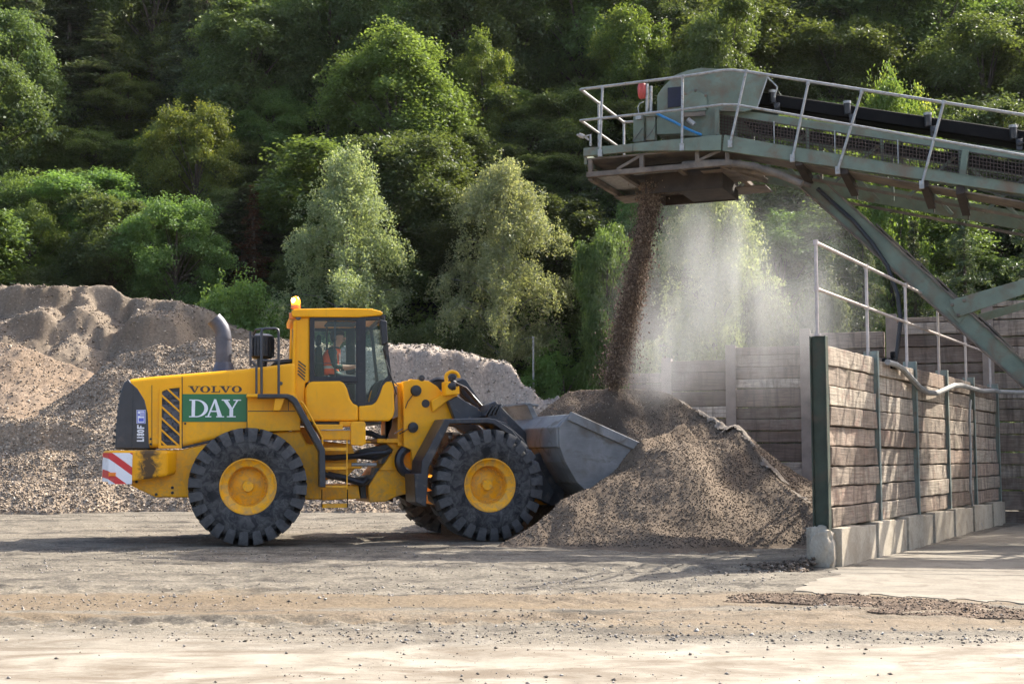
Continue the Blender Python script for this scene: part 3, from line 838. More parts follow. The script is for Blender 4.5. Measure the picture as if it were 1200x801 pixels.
# --- cab
YC = 0.90
C = lambda pts, y=-YC: RF.tr(y, pts)
m = MB(); m.prism(C([(342.5,371.3),(341.5,364.5),(344,361.8),(400,360.8),(436,361.6),(447.5,364.6),(449.5,367.2),(446,369.5),(420,371.6)], -0.97), -0.97, 0.97)
m.build('cab_roof', YEL, loader, bevel=0.045, seg=3)
def both(fn):
    fn(-1); fn(1)
m = MB()
def f(s):
    a, b = sorted((s*YC, s*(YC-0.13)))
    m.prism(C([(346,371.5),(363,371.5),(363,446),(357.5,449),(357.5,493),(346.5,480),(343.5,440),(344,428)]), a, b)
both(f)
m.prism(C([(346,430),(349,430),(349,490),(346,484)]), -YC+0.13, YC-0.13)
pil = m.each('cab_pillar', YEL, loader, bevel=0.02)[0]
m = MB()
for i in range(5):
    m.bar(RF.p3(-YC-0.002, (349.6-0.15*i, 424.8+3.7*i-2)), RF.p3(-YC-0.002, (358.4-0.3*i, 429.6+3.9*i)), 0.01, 0.02)
m.build('pillar_vent', BLACK, pil)
# lower door and lower front corner, both sides
door = [(357.8,493.3),(357.8,456),(360,450),(364.5,446.6),(398,446),(403,448),(407,455),(410.5,467),(414,472.5),(420,475),(420,493.3)]
front = [(420.6,493.3),(420.6,475.3),(436,474),(441,470.5),(444.5,463),(448.5,452),(452.5,446.8),(458,446.5),(461.5,449),(462.5,480),(461,488),(456,493.3)]
m = MB()
both(lambda s: m.prism(C(door, -0.96), *sorted((s*0.96, s*0.82))))
m.each('cab_door', YEL, loader, bevel=0.035, seg=4)
m = MB()
both(lambda s: m.prism(C(front, -0.955), *sorted((s*0.955, s*0.80))))
xf, _ = RF.tr1(-0.955, (462.5, 470)); zf0 = RF.tr1(-0.955, (462.5, 490))[1]; zf1 = RF.tr1(-0.955, (462.5, 449))[1]
m.box((xf-0.08, -0.80, zf0), (xf-0.01, 0.80, zf1))
m.build('cab_front_panel', YEL, loader, bevel=0.035, seg=4)
# black window surrounds
m = MB()
o1 = [(362.8,371.6),(420,371.6),(420,447.5),(362.8,447.5)]; i1 = [(368.6,375.8),(417,375.8),(417,441.2),(368,441.2)]
o2 = [(402,447.8),(420,447.8),(420,475.2),(413.5,472.5),(408.5,463)]; i2 = [(405.5,449.5),(416.6,449.5),(416.6,470),(413,467),(410,459)]
o3 = [(427.3,371.6),(450.5,369.8),(459.2,446),(452.5,447.2),(444.8,464),(437.5,474.4),(427.3,475)]
i3 = [(428.3,375.5),(447.2,374.5),(454.8,440),(448.6,446),(441.6,462),(435.4,470.4),(428.3,471)]
def f(s):
    a, b = sorted((s*0.935, s*0.86))
    m.ring(C(o1), C(i1), a, b); m.ring(C(o3), C(i3), a, b)
    a, b = sorted((s*0.938, s*0.865)); m.ring(C(o2), C(i2), a, b)
    a, b = sorted((s*0.942, s*0.84)); m.prism(C([(418.6,371.3),(428,371.3),(428,475.6),(418.6,475.6)]), a, b)
both(f)
xw0 = [RF.tr1(0, q) for q in ((450.8,371),(459,446))]
m.bar((C([(450.2,371)])[0][0], -0.9, C([(450.2,371)])[0][1]), (C([(450.2,371)])[0][0], 0.9, C([(450.2,371)])[0][1]), 0.05, 0.06)
# sliding pane frame and grab bar
m.bar(RF.p3(-0.885,(392.5,376)), RF.p3(-0.885,(392.5,441)), 0.02, 0.022, up=(1,0,0))
m.bar(RF.p3(-0.885,(368,425.5)), RF.p3(-0.885,(417,425.5)), 0.02, 0.014)
m.each('window_frame', BLACK, loader, bevel=0.006, seg=2)
m = MB()
for s in (-1, 1):
    y = s*0.905
    for pl in (i1, i2, i3):
        q = C(pl); q = q if s < 0 else q
        m.add([(x, y, z) for x, z in q], [tuple(range(len(q)))])
# windscreen and rear window
a = C([(449,372),(457,446)])
m.add([(a[0][0],-0.86,a[0][1]),(a[0][0],0.86,a[0][1]),(a[1][0],0.86,a[1][1]),(a[1][0],-0.86,a[1][1])], [(0,1,2,3)])
b = C([(347,374),(347,429)])
m.add([(b[0][0],-0.76,b[0][1]),(b[0][0],0.76,b[0][1]),(b[1][0],0.76,b[1][1]),(b[1][0],-0.76,b[1][1])], [(0,1,2,3)])
m.each('window_glass', GLASS, loader, recalc=False)
# interior
m = MB()
m.prism(C([(350,488),(455,488),(455,482),(350,482)], 0), -0.80, 0.80)
m.prism(C([(432,482),(456,482),(456,450),(444,446),(440,452),(436,470)], 0), -0.45, 0.45)
m.bar(RF.p3(0,(431,478)), RF.p3(0,(421,440)), 0.09, 0.07)
m.tube(P(0.62,(352,372),(352,430)), 0.03, 6); m.tube(P(0.62,(383,372),(383,482)), 0.02, 6)
m.box((RF.tr1(0,(400,376))[0]-0.25, -0.3, RF.tr1(0,(400,376))[1]-0.06), (RF.tr1(0,(400,376))[0]+0.25, 0.4, RF.tr1(0,(400,376))[1]))
m.build('cab_interior', INTER, loader, bevel=0.01)
m = MB()
c = RF.p3(0, (415, 436)); mat_ = Matrix.Translation(c) @ Matrix.Rotation(R(-28), 4, 'Y')
vs_ = []; ring_n = 24
for k in range(ring_n):
    a = 2*PI*k/ring_n
    for j in range(6):
        b = 2*PI*j/6; rr = 0.19 + 0.014*math.cos(b)
        vs_.append(mat_ @ Vector((rr*math.cos(a), rr*math.sin(a), 0.014*math.sin(b))))
m.add(vs_, [(k*6+j, ((k+1) % ring_n)*6+j, ((k+1) % ring_n)*6+(j+1) % 6, k*6+(j+1) % 6) for k in range(ring_n) for j in range(6)], smooth=True)
for k in range(3):
    a = 2*PI*k/3; m.bar(mat_ @ Vector((0,0,0)), mat_ @ Vector((0.19*math.cos(a),0.19*math.sin(a),0)), 0.03, 0.012)
m.build('steering_wheel', BLACK, loader)
m = MB()
m.prism(C([(374,458),(406,456),(408,462),(404,467),(374,468)], 0), -0.27, 0.27)
m.prism(C([(372,462),(380,462),(378,430),(376,407),(369,407),(368,430)], 0), -0.26, 0.26)
m.prism(C([(370,405),(376,405),(375.5,393),(370.5,393)], 0), -0.14, 0.14)
m.prism(C([(370,468),(392,468),(388,482),(374,482)], 0), -0.18, 0.18)
m.build('driver_seat', SEATM, loader, bevel=0.03, seg=3)
# mirror, wiper, beacon
m = MB()
a = [RF.p3(-1.05, q) for q in ((444.5,375),(452.5,376.5),(454,402),(447.5,405))]
m.prism([(v.x, v.z) for v in a], -1.16, -0.98)
mir = m.build('wing_mirror', BLACK, loader, bevel=0.02, seg=3)
m = MB(); m.tube([RF.p3(-0.9,(446,371)), RF.p3(-1.07,(450,372)), RF.p3(-1.07,(450,410)), RF.p3(-0.95,(452,420))], 0.012, 6); m.build('mirror_bracket', BLACK, mir)
m = MB()
m.tube([RF.p3(-0.93,(449,408)), RF.p3(-0.95,(453,425)), RF.p3(-0.95,(463,456)), RF.p3(-0.93,(465,462))], 0.011, 6)
m.tube([RF.p3(-0.93,(457,443)), RF.p3(-0.95,(467,452))], 0.009, 6)
m.build('wiper_hose', BLACK, loader)
m = MB(); c = RF.p3(-0.72, (346.5, 361.5)); hgt = RF.p3(-0.72,(346.5,346.8)).z - c.z
m.lathe_z([(0.072,0.0),(0.072,0.055),(0.05,0.06),(0.0,0.06)], 20, c); bb = m.build('beacon_base', ORANGE, loader)
m = MB(); m.lathe_z([(0.062,0.055),(0.070,0.085),(0.071,0.12),(0.062,hgt-0.045),(0.042,hgt-0.015),(0.0,hgt)], 20, c); m.build('beacon_lens', BEACON, bb)
m = MB(); m.lathe_z([(0.0,0.085),(0.028,0.095),(0.034,0.125),(0.026,0.155),(0.0,0.165)], 14, c)
m.v = [(v[0]-0.04, v[1]-0.05, v[2]) for v in m.v]; m.build('beacon_bulb', BULB, bb)
m = MB(); a = RF.p3(-0.8,(342.5,370.5)); m.box((a.x-0.05,-0.9,a.z-0.05),(a.x+0.04,-0.76,a.z+0.05)); m.build('rear_indicator', ORANGE, loader, bevel=0.012)
m = MB(); m.lathe_y([(0,-0.05),(0.04,-0.045),(0.045,0.0),(0.0,0.0)], 14, RF.p3(-0.9,(349.5,371.8))); m.build('work_lamp', GREYSTEEL, loader)
m = MB(); m.tube(P(-0.95,(345.3,376),(343.8,432)), 0.022, 6, ); m.build('pillar_pipe', YEL, loader)

# --- below the cab: deck, ladder, frame, hitch
m = MB()
m.prism(C([(357,494),(447,494),(447,496.5),(357,496.5)], -0.85), -0.85, 0.85); m.build('dark_gap_strip', BLACK, loader)  # black slab put in for the shade in the gap under the cab
m = MB()
m.prism(C([(366,497),(402,497),(402,504),(424,504),(424,515),(378,515),(374,506)], -1.15), -1.15, -0.6)
m.prism(C([(411,495.5),(413,493.5),(427,493.5),(428.5,496),(428.5,520),(424,522),(411,521)], -1.18), -1.19, -1.05)
m.prism(C([(398,493.8),(413,493.8),(413,499.5),(398,499.5)], -1.0), -1.0, -0.6)
m.build('access_deck', YEL, loader, bevel=0.012)
m = MB(); m.bar(RF.p3(-1.16,(376,503.6)), RF.p3(-1.16,(424,503.0)), 0.03, 0.012); m.build('deck_tread', GALV, loader)
m = MB()
for px in (377.7, 406.6): m.bar(RF.p3(-1.28,(px,515)), RF.p3(-1.28,(px,577)), 0.03, 0.018, up=(1,0,0))
for a_, b_ in ((524,528),(546.5,550),(568.5,571)): m.prism(C([(377.5,a_),(407,a_),(407,b_),(377.5,b_)], -1.28), -1.29, -1.06)
m.prism(C([(377.5,590.3),(407.5,589.8),(407.5,594.3),(377.5,594.8)], -1.28), -1.29, -1.08)
lad = m.build('ladder', YEL, loader, bevel=0.004, seg=1)
m = MB()
for px in (377.2, 407.2): m.bar(RF.p3(-1.285,(px,573)), RF.p3(-1.285,(px,594)), 0.05, 0.012, up=(1,0,0))
m.each('ladder_strap', RUBBER, lad)
m = MB(); m.tube(P(-1.2,(351,472),(353,470.5),(356,473.5),(377.5,512),(378,520)), 0.017, 8); m.tube(P(-1.0,(352,470),(360,484)), 0.014, 8); m.each('ladder_handrail', YEL, loader)
m = MB()
m.prism(C([(345,500),(368,500),(374,516),(412,520),(420,545),(405,560),(378,562),(378,585),(352,585)], -0.55), -0.55, 0.55)
m.prism(C([(376,568),(420,568),(422,584),(376,586)], -0.5), -0.52, 0.52)
m.prism(C([(365,541.5),(424,541.5),(424,549),(365,549)], -0.62), -0.66, -0.57)
m.prism(C([(424,516.5),(434,516.5),(434,519),(424,519)], -0.6), -0.7, 0.2)
m.each('rear_chassis', YEL, loader, bevel=0.02)
m = MB()
m.tube(P(-0.66,(412,544),(441,544)), 0.028, 10); m.build('steering_piston', GALV, loader)
m = MB()
m.tube(P(-0.70,(362,541),(368,536),(392,536),(418,534),(436,531),(452,530)), 0.045, 8)
m.tube(P(-0.5,(424,506),(436,508),(446,513),(455,512)), 0.045, 8)
m.tube(P(-0.5,(414,533),(440,536),(458,527)), 0.05, 8)
m.tube(P(-0.6,(384,556),(404,560),(425,566),(432,560)), 0.055, 8)
m.tube(P(-0.62,(362,549),(372,552),(392,560)), 0.04, 8)
m.prism(C([(420,560),(436,556),(440,548),(446,548),(436,568),(418,567)], -0.4), -0.45, 0.4)
m.prism(C([(421,527),(460,519),(462,526),(452,543),(446,543),(450,530),(421,533)], -0.35), -0.4, 0.4)
m.prism(C([(424,568),(431,568),(431,584),(424,584)], -0.45), -0.3, 0.3)
m.each('hitch_hose', BLACK, loader)
m = MB()
m.prism(C([(452,494),(466,488),(465,452),(461,452),(458,500),(452,514)], -0.55), -0.6, -0.5); m.tube(P(-0.62,(462,508),(470,503),(480,499)), 0.012, 6); m.build('hose_shield', M_plain('tan_hose_sleeve', (0.28,0.20,0.14), 0.7), loader, bevel=0.01)

# --- front frame (its own frame of reference)
Q = lambda pts, y=-0.72: FF.tr(y, pts)
m = MB()
m.prism(Q([(472,446.5),(480,445.5),(480.5,443.8),(502,446),(512,452.5),(519,461),(524,472),(532,490),(522,492),(494,538),(492,555),(484,553),(482,527),(473,523)]), -0.74, -0.60)
m.prism(Q([(472,446.5),(502,446),(519,461),(524,472),(530,489),(494,538),(482,527),(473,523)]), 0.60, 0.74)
m.prism(Q([(466,448),(476,448),(480,523),(466,523)], -0.6), -0.60, 0.60)
m.prism(Q([(505,469),(522,460),(536,460),(536,469),(524,470),(507,483)], -0.80), -0.82, -0.72)
m.prism(Q([(520,447),(526,447),(527,458),(536,452),(536.5,462),(520,464)], -0.86), -0.98, -0.72)
tower = m.each('loader_tower', YEL, loader, loc=F_LOC, rz=F_RZ, bevel=0.018)
m = MB()
m.prism(Q([(452,519),(473,519),(484,526),(487,553),(489,576),(466,581),(452,587.5),(433,588.5),(431.5,570),(442,553),(452,541),(461,527)], -0.5), -0.5, 0.5)
m.prism(Q([(441,513.5),(474,513.5),(474,519),(441,519)], -0.55), -0.6, 0.6)
m.prism(Q([(444,551),(466,551),(466,549),(444,549)], -0.52), -0.54, -0.5)
m.prism(Q([(500,560),(560,540),(640,560),(640,590),(500,590)], 0), -0.45, 0.45)
m.each('front_chassis', YEL, loader, loc=F_LOC, rz=F_RZ, bevel=0.02)
m = MB()
for (px, py, r) in ((487.5,457.5,0.09),(484,500.5,0.085)):
    p = FF.p3(-0.76,(px,py)); m.lathe_y([(0,-0.05),(r*0.9,-0.04),(r,0.0),(0,0.02)], 20, p)
p = FF.p3(-0.75,(499,472.5)); m.lathe_y([(0,-0.004),(0.062,-0.004),(0.066,0.01)], 20, p)  # flat black disc painted in for the dark of a hole in the plate
p = FF.p3(-0.7,(493.5,443)); m.lathe_y([(0,-0.05),(0.05,-0.04),(0.052,0.05),(0,0.05)], 14, p)
m.tube([FF.p3(-0.77,(485,461)), FF.p3(-0.79,(478,470)), FF.p3(-0.77,(475,478))], 0.008, 6)
m.tube([FF.p3(-0.77,(480,501)), FF.p3(-0.79,(474,505)), FF.p3(-0.72,(468,508))], 0.010, 6)
m.each('pin_cover_or_dark_hole', BLACK, loader, loc=F_LOC, rz=F_RZ)
# arched black pipe guard
m = MB(); cpt = (484.5, 539.5)
arc = [FF.p3(-0.62, (cpt[0]+17*math.cos(R(a)), cpt[1]-16.5*math.sin(R(a)))) for a in range(100, 262, 16)]
m.tube(arc, 0.075, 8); fpart(m, 'hose_loop', DARKMETAL)
# front mudguard
m = MB()
g = [(485.5,555),(493.5,554.5),(494.5,540),(521.5,490.6),(572,489.6),(581,491),(600,503),(616,523),(622.5,541),(618,543),(611,528),(597,509),(578,496.5),(570,495.5),(527,496.5),(502.5,548),(499.5,594),(487,588)]
m.prism(Q(g, -1.40), -1.40, -0.78)
g2 = [(485.5,555),(494,538),(521.5,490.6),(572,489.6),(572,495.5),(527,496.5),(502.5,548),(499.5,594),(487,588)]
m.prism(Q(g2, -1.40), 0.78, 1.40)
fg = m.each('front_mudguard', DARKMETAL, loader, loc=F_LOC, rz=F_RZ, bevel=0.014)[0]
m = MB()
for i in range(4):
    m.bar(FF.p3(-0.9,(563+i*4.6,487.5-i*0.4)), FF.p3(-0.9,(571+i*3.6,474.5-i*0.2)), 0.5, 0.02)
m.build('mud_flap', DARKMETAL, fg)
# lift arms, bell crank and rams
m = MB()
for s in (-1, 1):
    y0, y1 = sorted((s*0.60, s*0.74))
    if s < 0: y0, y1 = -0.90, -0.76
    m.prism(Q([(523,470),(534,464),(543,470),(558,478),(566,488),(590,495),(612,515),(630,548),(648,575),(640,590),(622,580),(606,548),(585,515),(562,498),(532,494)], -0.8), y0, y1)
m.prism(Q([(535,446),(541,443.5),(545,445),(568,478),(560,480),(540,462)], -0.3), -0.36, -0.26)
m.prism(Q([(536,447),(546,446),(570,478),(560,482),(540,464)], 0.1), 0.1, 0.2)
m.prism(Q([(560,478),(578,470),(612,505),(640,545),(640,580),(622,575),(600,530)], 0.0), -0.14, 0.14)
m.prism(Q([(612,536),(634,528),(654,535),(656,588),(640,592),(628,580)], -0.4), -0.62, -0.48)
m.prism(Q([(612,536),(634,528),(654,535),(656,588),(640,592),(628,580)], 0.5), 0.5, 0.64)
m.each('lift_arm', DARKMETAL, loader, loc=F_LOC, rz=F_RZ, bevel=0.015)
m = MB()
m.tube([FF.p3(-0.15,(500,462)), FF.p3(-0.15,(556,480))], 0.09, 12); m.tube([FF.p3(0.35,(500,455)), FF.p3(0.35,(560,486))], 0.07, 12)
rr = random.Random(3)
for k in range(9):
    y = -0.55 + 0.1*k; z = rr.uniform(-3, 3)
    m.tube([FF.p3(y,(498,452+z)), FF.p3(y,(512,446+z)), FF.p3(y,(528,447+z*0.6)), FF.p3(y,(546,456+z)), FF.p3(y,(566,478+z*0.5))], 0.022, 6)
m.prism(Q([(505,447),(520,447),(522,456),(508,456)], -0.7), -0.7, -0.5)
m.each('hydraulic_hose', BLACK, loader, loc=F_LOC, rz=F_RZ)
# headlamps on the bracket
for y in (-0.92, 0.92):
    m = MB(); c = FF.p3(y,(528.5,452.5)) if y < 0 else FF.p3(y,(534,452))
    m.v = []; 
    cc = Vector(c)
    prof = [(0.0,-0.10),(0.05,-0.09),(0.078,-0.04),(0.085,0.05),(0.08,0.06),(0.0,0.06)]
    vs_ = []; fs_ = []
    for r, h in prof:
        for k in range(18):
            a = 2*PI*k/18; vs_.append((cc.x+h, cc.y+r*math.cos(a), cc.z+r*math.sin(a)))
    for i in range(len(prof)-1):
        for k in range(18): fs_.append((i*18+k,(i+1)*18+k,(i+1)*18+(k+1) % 18,i*18+(k+1) % 18))
    m.add(vs_, fs_, smooth=True)
    hl = fpart(m, 'headlamp', BLACK)
m = MB()
arc = [FF.p3(-0.90, (530+7.5*math.cos(R(a)), 441.5-6.2*math.sin(R(a)))) for a in range(-10, 215, 20)]
m.tube(arc, 0.03, 8); m.tube([FF.p3(-0.90,(523.2,444)), FF.p3(-0.90,(522.5,452))], 0.03, 8)
fpart(m, 'lamp_hoop', YEL)
m = MB(); p = FF.p3(-0.88,(530,442)); m.lathe_y([(0,-0.05),(0.055,-0.04),(0.06,0.03),(0,0.03)], 14, p); fpart(m, 'indicator_lamp', BLACK)

# --- bucket
YB = 1.62
B = lambda pts, y=-YB: FF.tr(y, pts)
side = B([(667,485),(654.5,500),(655.5,523),(662,541),(676,565),(692.5,580),(792,592),(772,545),(747,521)])
backprof = B([(667,485),(654.5,500),(655.5,523),(662,541),(676,565),(692.5,580),(794,592.5)])
def inset(p, d):
    """second wall of the shell, pushed into the bucket"""
    out = []
    for i, (x, z) in enumerate(p):
        a = p[max(0, i-1)]; b = p[min(len(p)-1, i+1)]
        tx, tz = b[0]-a[0], b[1]-a[1]; l = math.hypot(tx, tz)
        nx, nz = -tz/l, tx/l
        out.append((x + nx*d, z + nz*d))
    return out
m = MB(); bp = backprof; bi = inset(backprof, 0.05)
m.prism(bp + bi[::-1], -YB+0.02, YB-0.02)
bucket = fpart(m, 'bucket', BUCKET, 0.012)
m = MB(); m.prism(side, -YB-0.02, -YB+0.02); m.prism(side, YB-0.02, YB+0.02)
m.each('bucket_side', BUCKET, bucket, bevel=0.006, seg=1)
m = MB()
r0, r1 = FF.p3(-YB-0.03,(667,487)), FF.p3(-YB-0.03,(748,523.5)); m.bar(r0, r1, 0.08, 0.15)
r0, r1 = FF.p3(YB+0.03,(667,487)), FF.p3(YB+0.03,(748,523.5))
a_ = B([(668,488),(748,524)]); m.bar((a_[0][0],YB+0.02,a_[0][1]), (a_[1][0],YB+0.02,a_[1][1]), 0.08, 0.15)
# side cutter plate, a lighter fresh-worn edge along the lower half
m.bar(FF.p3(-YB-0.028,(702,573)), FF.p3(-YB-0.028,(757,526)), 0.016, 0.06)
m.each('bucket_rim', BUCKET, bucket, bevel=0.012)
m = MB()
tb = B([(667.5,484.6),(640,483.5),(634.5,500),(635,523.5),(656,523.5)])
q = B([(668,484.4),(652.5,500),(653.5,524),(662,524),(676,500),(676,487)])
m.prism(q, -YB+0.025, YB-0.025)
m.build('bucket_top_beam', BUCKET, bucket, bevel=0.02)
# spill guard standing on the beam
g0 = B([(660,489),(667,486)])
m = MB()
xg, zg = FF.tr1(-0.1, (633, 494)); 
gpts = [(xg-0.02, zg-0.10), (xg-0.20, zg+0.30), (xg-0.13, zg+0.33), (xg+0.10, zg-0.08)]
m.prism(gpts, 0.02, 1.45)
m.prism([(xg-0.22, zg+0.285), (xg-0.21, zg+0.33), (xg+0.02, zg+0.30), (xg+0.02, zg+0.26)], 0.02, 1.45)
m.build('spill_guard', BUCKET, bucket, bevel=0.008)
# ------------------------------------------------------------------ the driver
def skin_mesh(name, pts, edges, radii, mat, parent=None, sub=2, root=0):
    me = bpy.data.meshes.new(name); me.from_pydata(pts, edges, [])
    o = bpy.data.objects.new(name, me); COL.objects.link(o); me.materials.append(mat)
    if parent: o.parent = parent
    sk = o.modifiers.new('skin', 'SKIN'); sk.use_smooth_shade = True
    if not me.skin_vertices: me.skin_vertices.new()
    for i, r in enumerate(radii):
        d = me.skin_vertices[0].data[i]
        d.radius = r if isinstance(r, tuple) else (r, r); d.use_root = (i == root)
    s = o.modifiers.new('sub', 'SUBSURF'); s.levels = sub; s.render_levels = sub
    return o
def driver():
    x0, z0 = RF.tr1(-0.1, (388.5, 450.5))          # hip on the seat cushion
    pts = []; ed = []; rad = []
    def a(x, y, z, r, p=None):
        pts.append((x, y, z)); rad.append(r)
        if p is not None: ed.append((p, len(pts)-1))
        return len(pts)-1
    pel = a(0, 0, 0.10, (0.16, 0.12))
    wst = a(-0.03, 0, 0.24, (0.145, 0.105), pel)
    cst = a(-0.02, 0, 0.40, (0.165, 0.115), wst)
    shc = a(0.02, 0, 0.53, (0.13, 0.09), cst)
    nk = a(0.06, -0.005, 0.60, 0.058, shc)
    nk2 = a(0.08, -0.01, 0.645, 0.056, nk)
    hd1 = a(0.10, -0.015, 0.70, (0.082, 0.088), nk2)
    hd2 = a(0.105, -0.02, 0.775, (0.088, 0.098), hd1)
    hd3 = a(0.095, -0.02, 0.835, (0.06, 0.07), hd2)
    for s in (-1, 1):
        sh = a(0.02, s*0.19, 0.505, 0.072, shc)
        el = a(0.07, s*0.25, 0.27, 0.050, sh)
        wr = a(0.29, s*0.17, 0.275, 0.032, el)
        pm = a(0.35, s*0.155, 0.29, (0.038, 0.024), wr)
        for k in range(4):
            fy = s*0.155 + (k-1.5)*0.019
            L = (0.036, 0.042, 0.040, 0.031)[k]
            b = a(0.385, fy, 0.295, 0.0095, pm)
            c = a(0.385+L*0.8, fy, 0.282, 0.0088, b)
            a(0.382+L*0.6, fy, 0.260, 0.0078, c)
        t = a(0.35, s*0.155 - s*0.036, 0.282, 0.011, wr); a(0.382, s*0.155 - s*0.046, 0.275, 0.0095, t)
        th = a(0.16, s*0.10, 0.075, 0.092, pel)
        kn = a(0.47, s*0.13, 0.09, 0.066, th)
        cf = a(0.52, s*0.13, -0.12, 0.056, kn)
        an = a(0.54, s*0.13, -0.30, 0.038, cf)
        a(0.66, s*0.14, -0.345, (0.042, 0.03), an)
    body = skin_mesh('person', pts, ed, rad, CLOTH)
    body.location = RF_to_world(x0, -0.1, z0); body.rotation_euler = (0, 0, RF.th - R(8))
    tag(body, 'driver in orange hi-vis vest sitting behind the cab window, hands on the wheel', 'person')
    # skin: head and hands carry their own colour through the height and reach of the body mesh
    t = NT('driver_skin_and_shirt'); tc = t.n('ShaderNodeTexCoord'); sp = t.n('ShaderNodeSeparateXYZ'); t.l(tc.outputs['Object'], sp.inputs[0])
    hd = t.math('GREATER_THAN', sp.outputs['Z'], 0.605); hn = t.math('MULTIPLY', t.math('GREATER_THAN', sp.outputs['X'], 0.19), t.math('GREATER_THAN', sp.outputs['Z'], 0.2))
    m_ = t.math('MAXIMUM', hd, hn)
    lg = t.math('LESS_THAN', sp.outputs['Z'], 0.17)
    col = t.mix(m_, t.mix(lg, (0.03, 0.065, 0.055), (0.03, 0.03, 0.04)), (0.55, 0.33, 0.25))
    t.pbr(col, 0.7); body.data.materials[0] = t.mat
    m = MB()
    def ell(c, r, n=14, k=9, z0=-1.0, z1=1.0):
        vs = []; fs = []
        for i in range(k+1):
            w = z0 + (z1-z0)*i/k; q = math.sqrt(max(0, 1-w*w))
            for j in range(n):
                a_ = 2*PI*j/n; vs.append((c[0]+r[0]*q*math.cos(a_), c[1]+r[1]*q*math.sin(a_), c[2]+r[2]*w))
        for i in range(k):
            for j in range(n): fs.append((i*n+j, i*n+(j+1) % n, (i+1)*n+(j+1) % n, (i+1)*n+j))
        m.add(vs, fs, smooth=True)
    ell((0.085, -0.02, 0.80), (0.118, 0.100, 0.108), z0=-0.05)
    ell((0.045, -0.02, 0.775), (0.075, 0.094, 0.10))
    m.build('hair', HAIR, body)
    m = MB()
    ell((0.205, -0.02, 0.745), (0.022, 0.016, 0.026)); ell((0.188, -0.02, 0.70), (0.018, 0.030, 0.008))
    ell((0.09, -0.118, 0.755), (0.026, 0.014, 0.034)); ell((0.09, 0.078, 0.755), (0.026, 0.014, 0.034))
    m.build('face_features', SKIN, body)
    m = MB()
    for s in (-1, 1): ell((0.193, -0.02+s*0.036, 0.775), (0.010, 0.014, 0.008))
    m.build('eyes', BLACK, body)
    # hi-vis vest: open shells round the trunk
    vs = []; secs = [(0.16,-0.005,0.185,0.145),(0.24,-0.03,0.172,0.13),(0.33,-0.025,0.182,0.135),(0.42,-0.02,0.192,0.14),(0.48,-0.005,0.19,0.13),(0.535,0.02,0.155,0.115),(0.575,0.035,0.10,0.088)]
    n = 20; m = MB()
    for z, cx, ry, rx in secs:
        for j in range(n):
            a_ = 2*PI*j/n; vs.append((cx+rx*math.cos(a_), ry*math.sin(a_), z))
    m.add(vs, [(i*n+j, i*n+(j+1) % n, (i+1)*n+(j+1) % n, (i+1)*n+j) for i in range(len(secs)-1) for j in range(n)], smooth=True)
    vest = m.build('vest', HIVIS, body)
    sm = vest.modifiers.new('thick', 'SOLIDIFY'); sm.thickness = 0.008; sm.offset = 1
    m = MB()
    for z, cx, ry, rx in ((0.27,-0.028,0.186,0.142),):
        v2 = [(cx+rx*math.cos(2*PI*j/n), ry*math.sin(2*PI*j/n), z+dz) for dz in (-0.022, 0.022) for j in range(n)]
        m.add(v2, [(j, (j+1) % n, n+(j+1) % n, n+j) for j in range(n)], smooth=True)
    for s in (-1, 1):
        m.bar((0.135, s*0.09, 0.24), (0.125, s*0.10, 0.50), 0.045, 0.01, up=(1,0,0))
    m.build('reflective_tape', REFLECT, vest)
    return body
def RF_to_world(x, y, z):
    return Vector((RF.ox + x*RF.f[0] + y*RF.n[0], RF.oy + x*RF.f[1] + y*RF.n[1], z))
driver()
# ------------------------------------------------------------------ conveyor with its head platform
_p = at(684.5, 178, 22.0)
CF = Frame(_p.x, _p.y, -22.5)
conv = empty('conveyor', (CF.ox, CF.oy, 0), CF.th)
tag(conv, 'grey green inclined belt conveyor with railed head platform, tipping brown stone over the heap', 'conveyor')
V = lambda y, *q: [CF.p3(y, a) for a in q]
K = lambda pts, y=0.0: CF.tr(y, pts)
XR = 13.0            # local x where the built part of the belt ends, beyond the frame
def ext(p, q):      # carry the straight line p->q on to x = XR
    p, q = Vector(p), Vector(q); t = (XR - p.x)/(q.x - p.x); return p + (q-p)*t
W = 2.3
# platform edge beam and sloping walkway beam (near side)
m = MB()
m.prism(K([(684,173.8),(742,168.6),(742,177.6),(684,183.2)]), -0.02, 0.06)
m.prism(K([(742.6,168.5),(845.5,158.4),(845.5,176.6),(742.6,177.5)]), -0.035, 0.06)
a0, a1 = CF.p3(0,(849,158.5)), CF.p3(0,(1080,198)); b0, b1 = CF.p3(0,(847,177)), CF.p3(0,(1080,210.6))
ea, eb = ext(a0, a1), ext(b0, b1)
m.prism([(a0.x,a0.z),(ea.x,ea.z),(eb.x,eb.z),(b0.x,b0.z)], -0.03, 0.06)
tb = m.build('toe_board', TEAL, conv, bevel=0.006)
slope = (ea - a0).normalized()
def onslope(x, dz=0.0, y=0.0):
    """point on the near toe board's top line at local x, moved by dz up"""
    t = (x - a0.x)/slope.x; p = a0 + slope*t; return Vector((p.x, y, p.z + dz))
c0, c1 = CF.p3(0.02,(935,194)), CF.p3(0.02,(1080,211)); d0, d1 = CF.p3(0.02,(935,202)), CF.p3(0.02,(1080,221))
ec, ed_ = ext(c0, c1), ext(d0, d1)
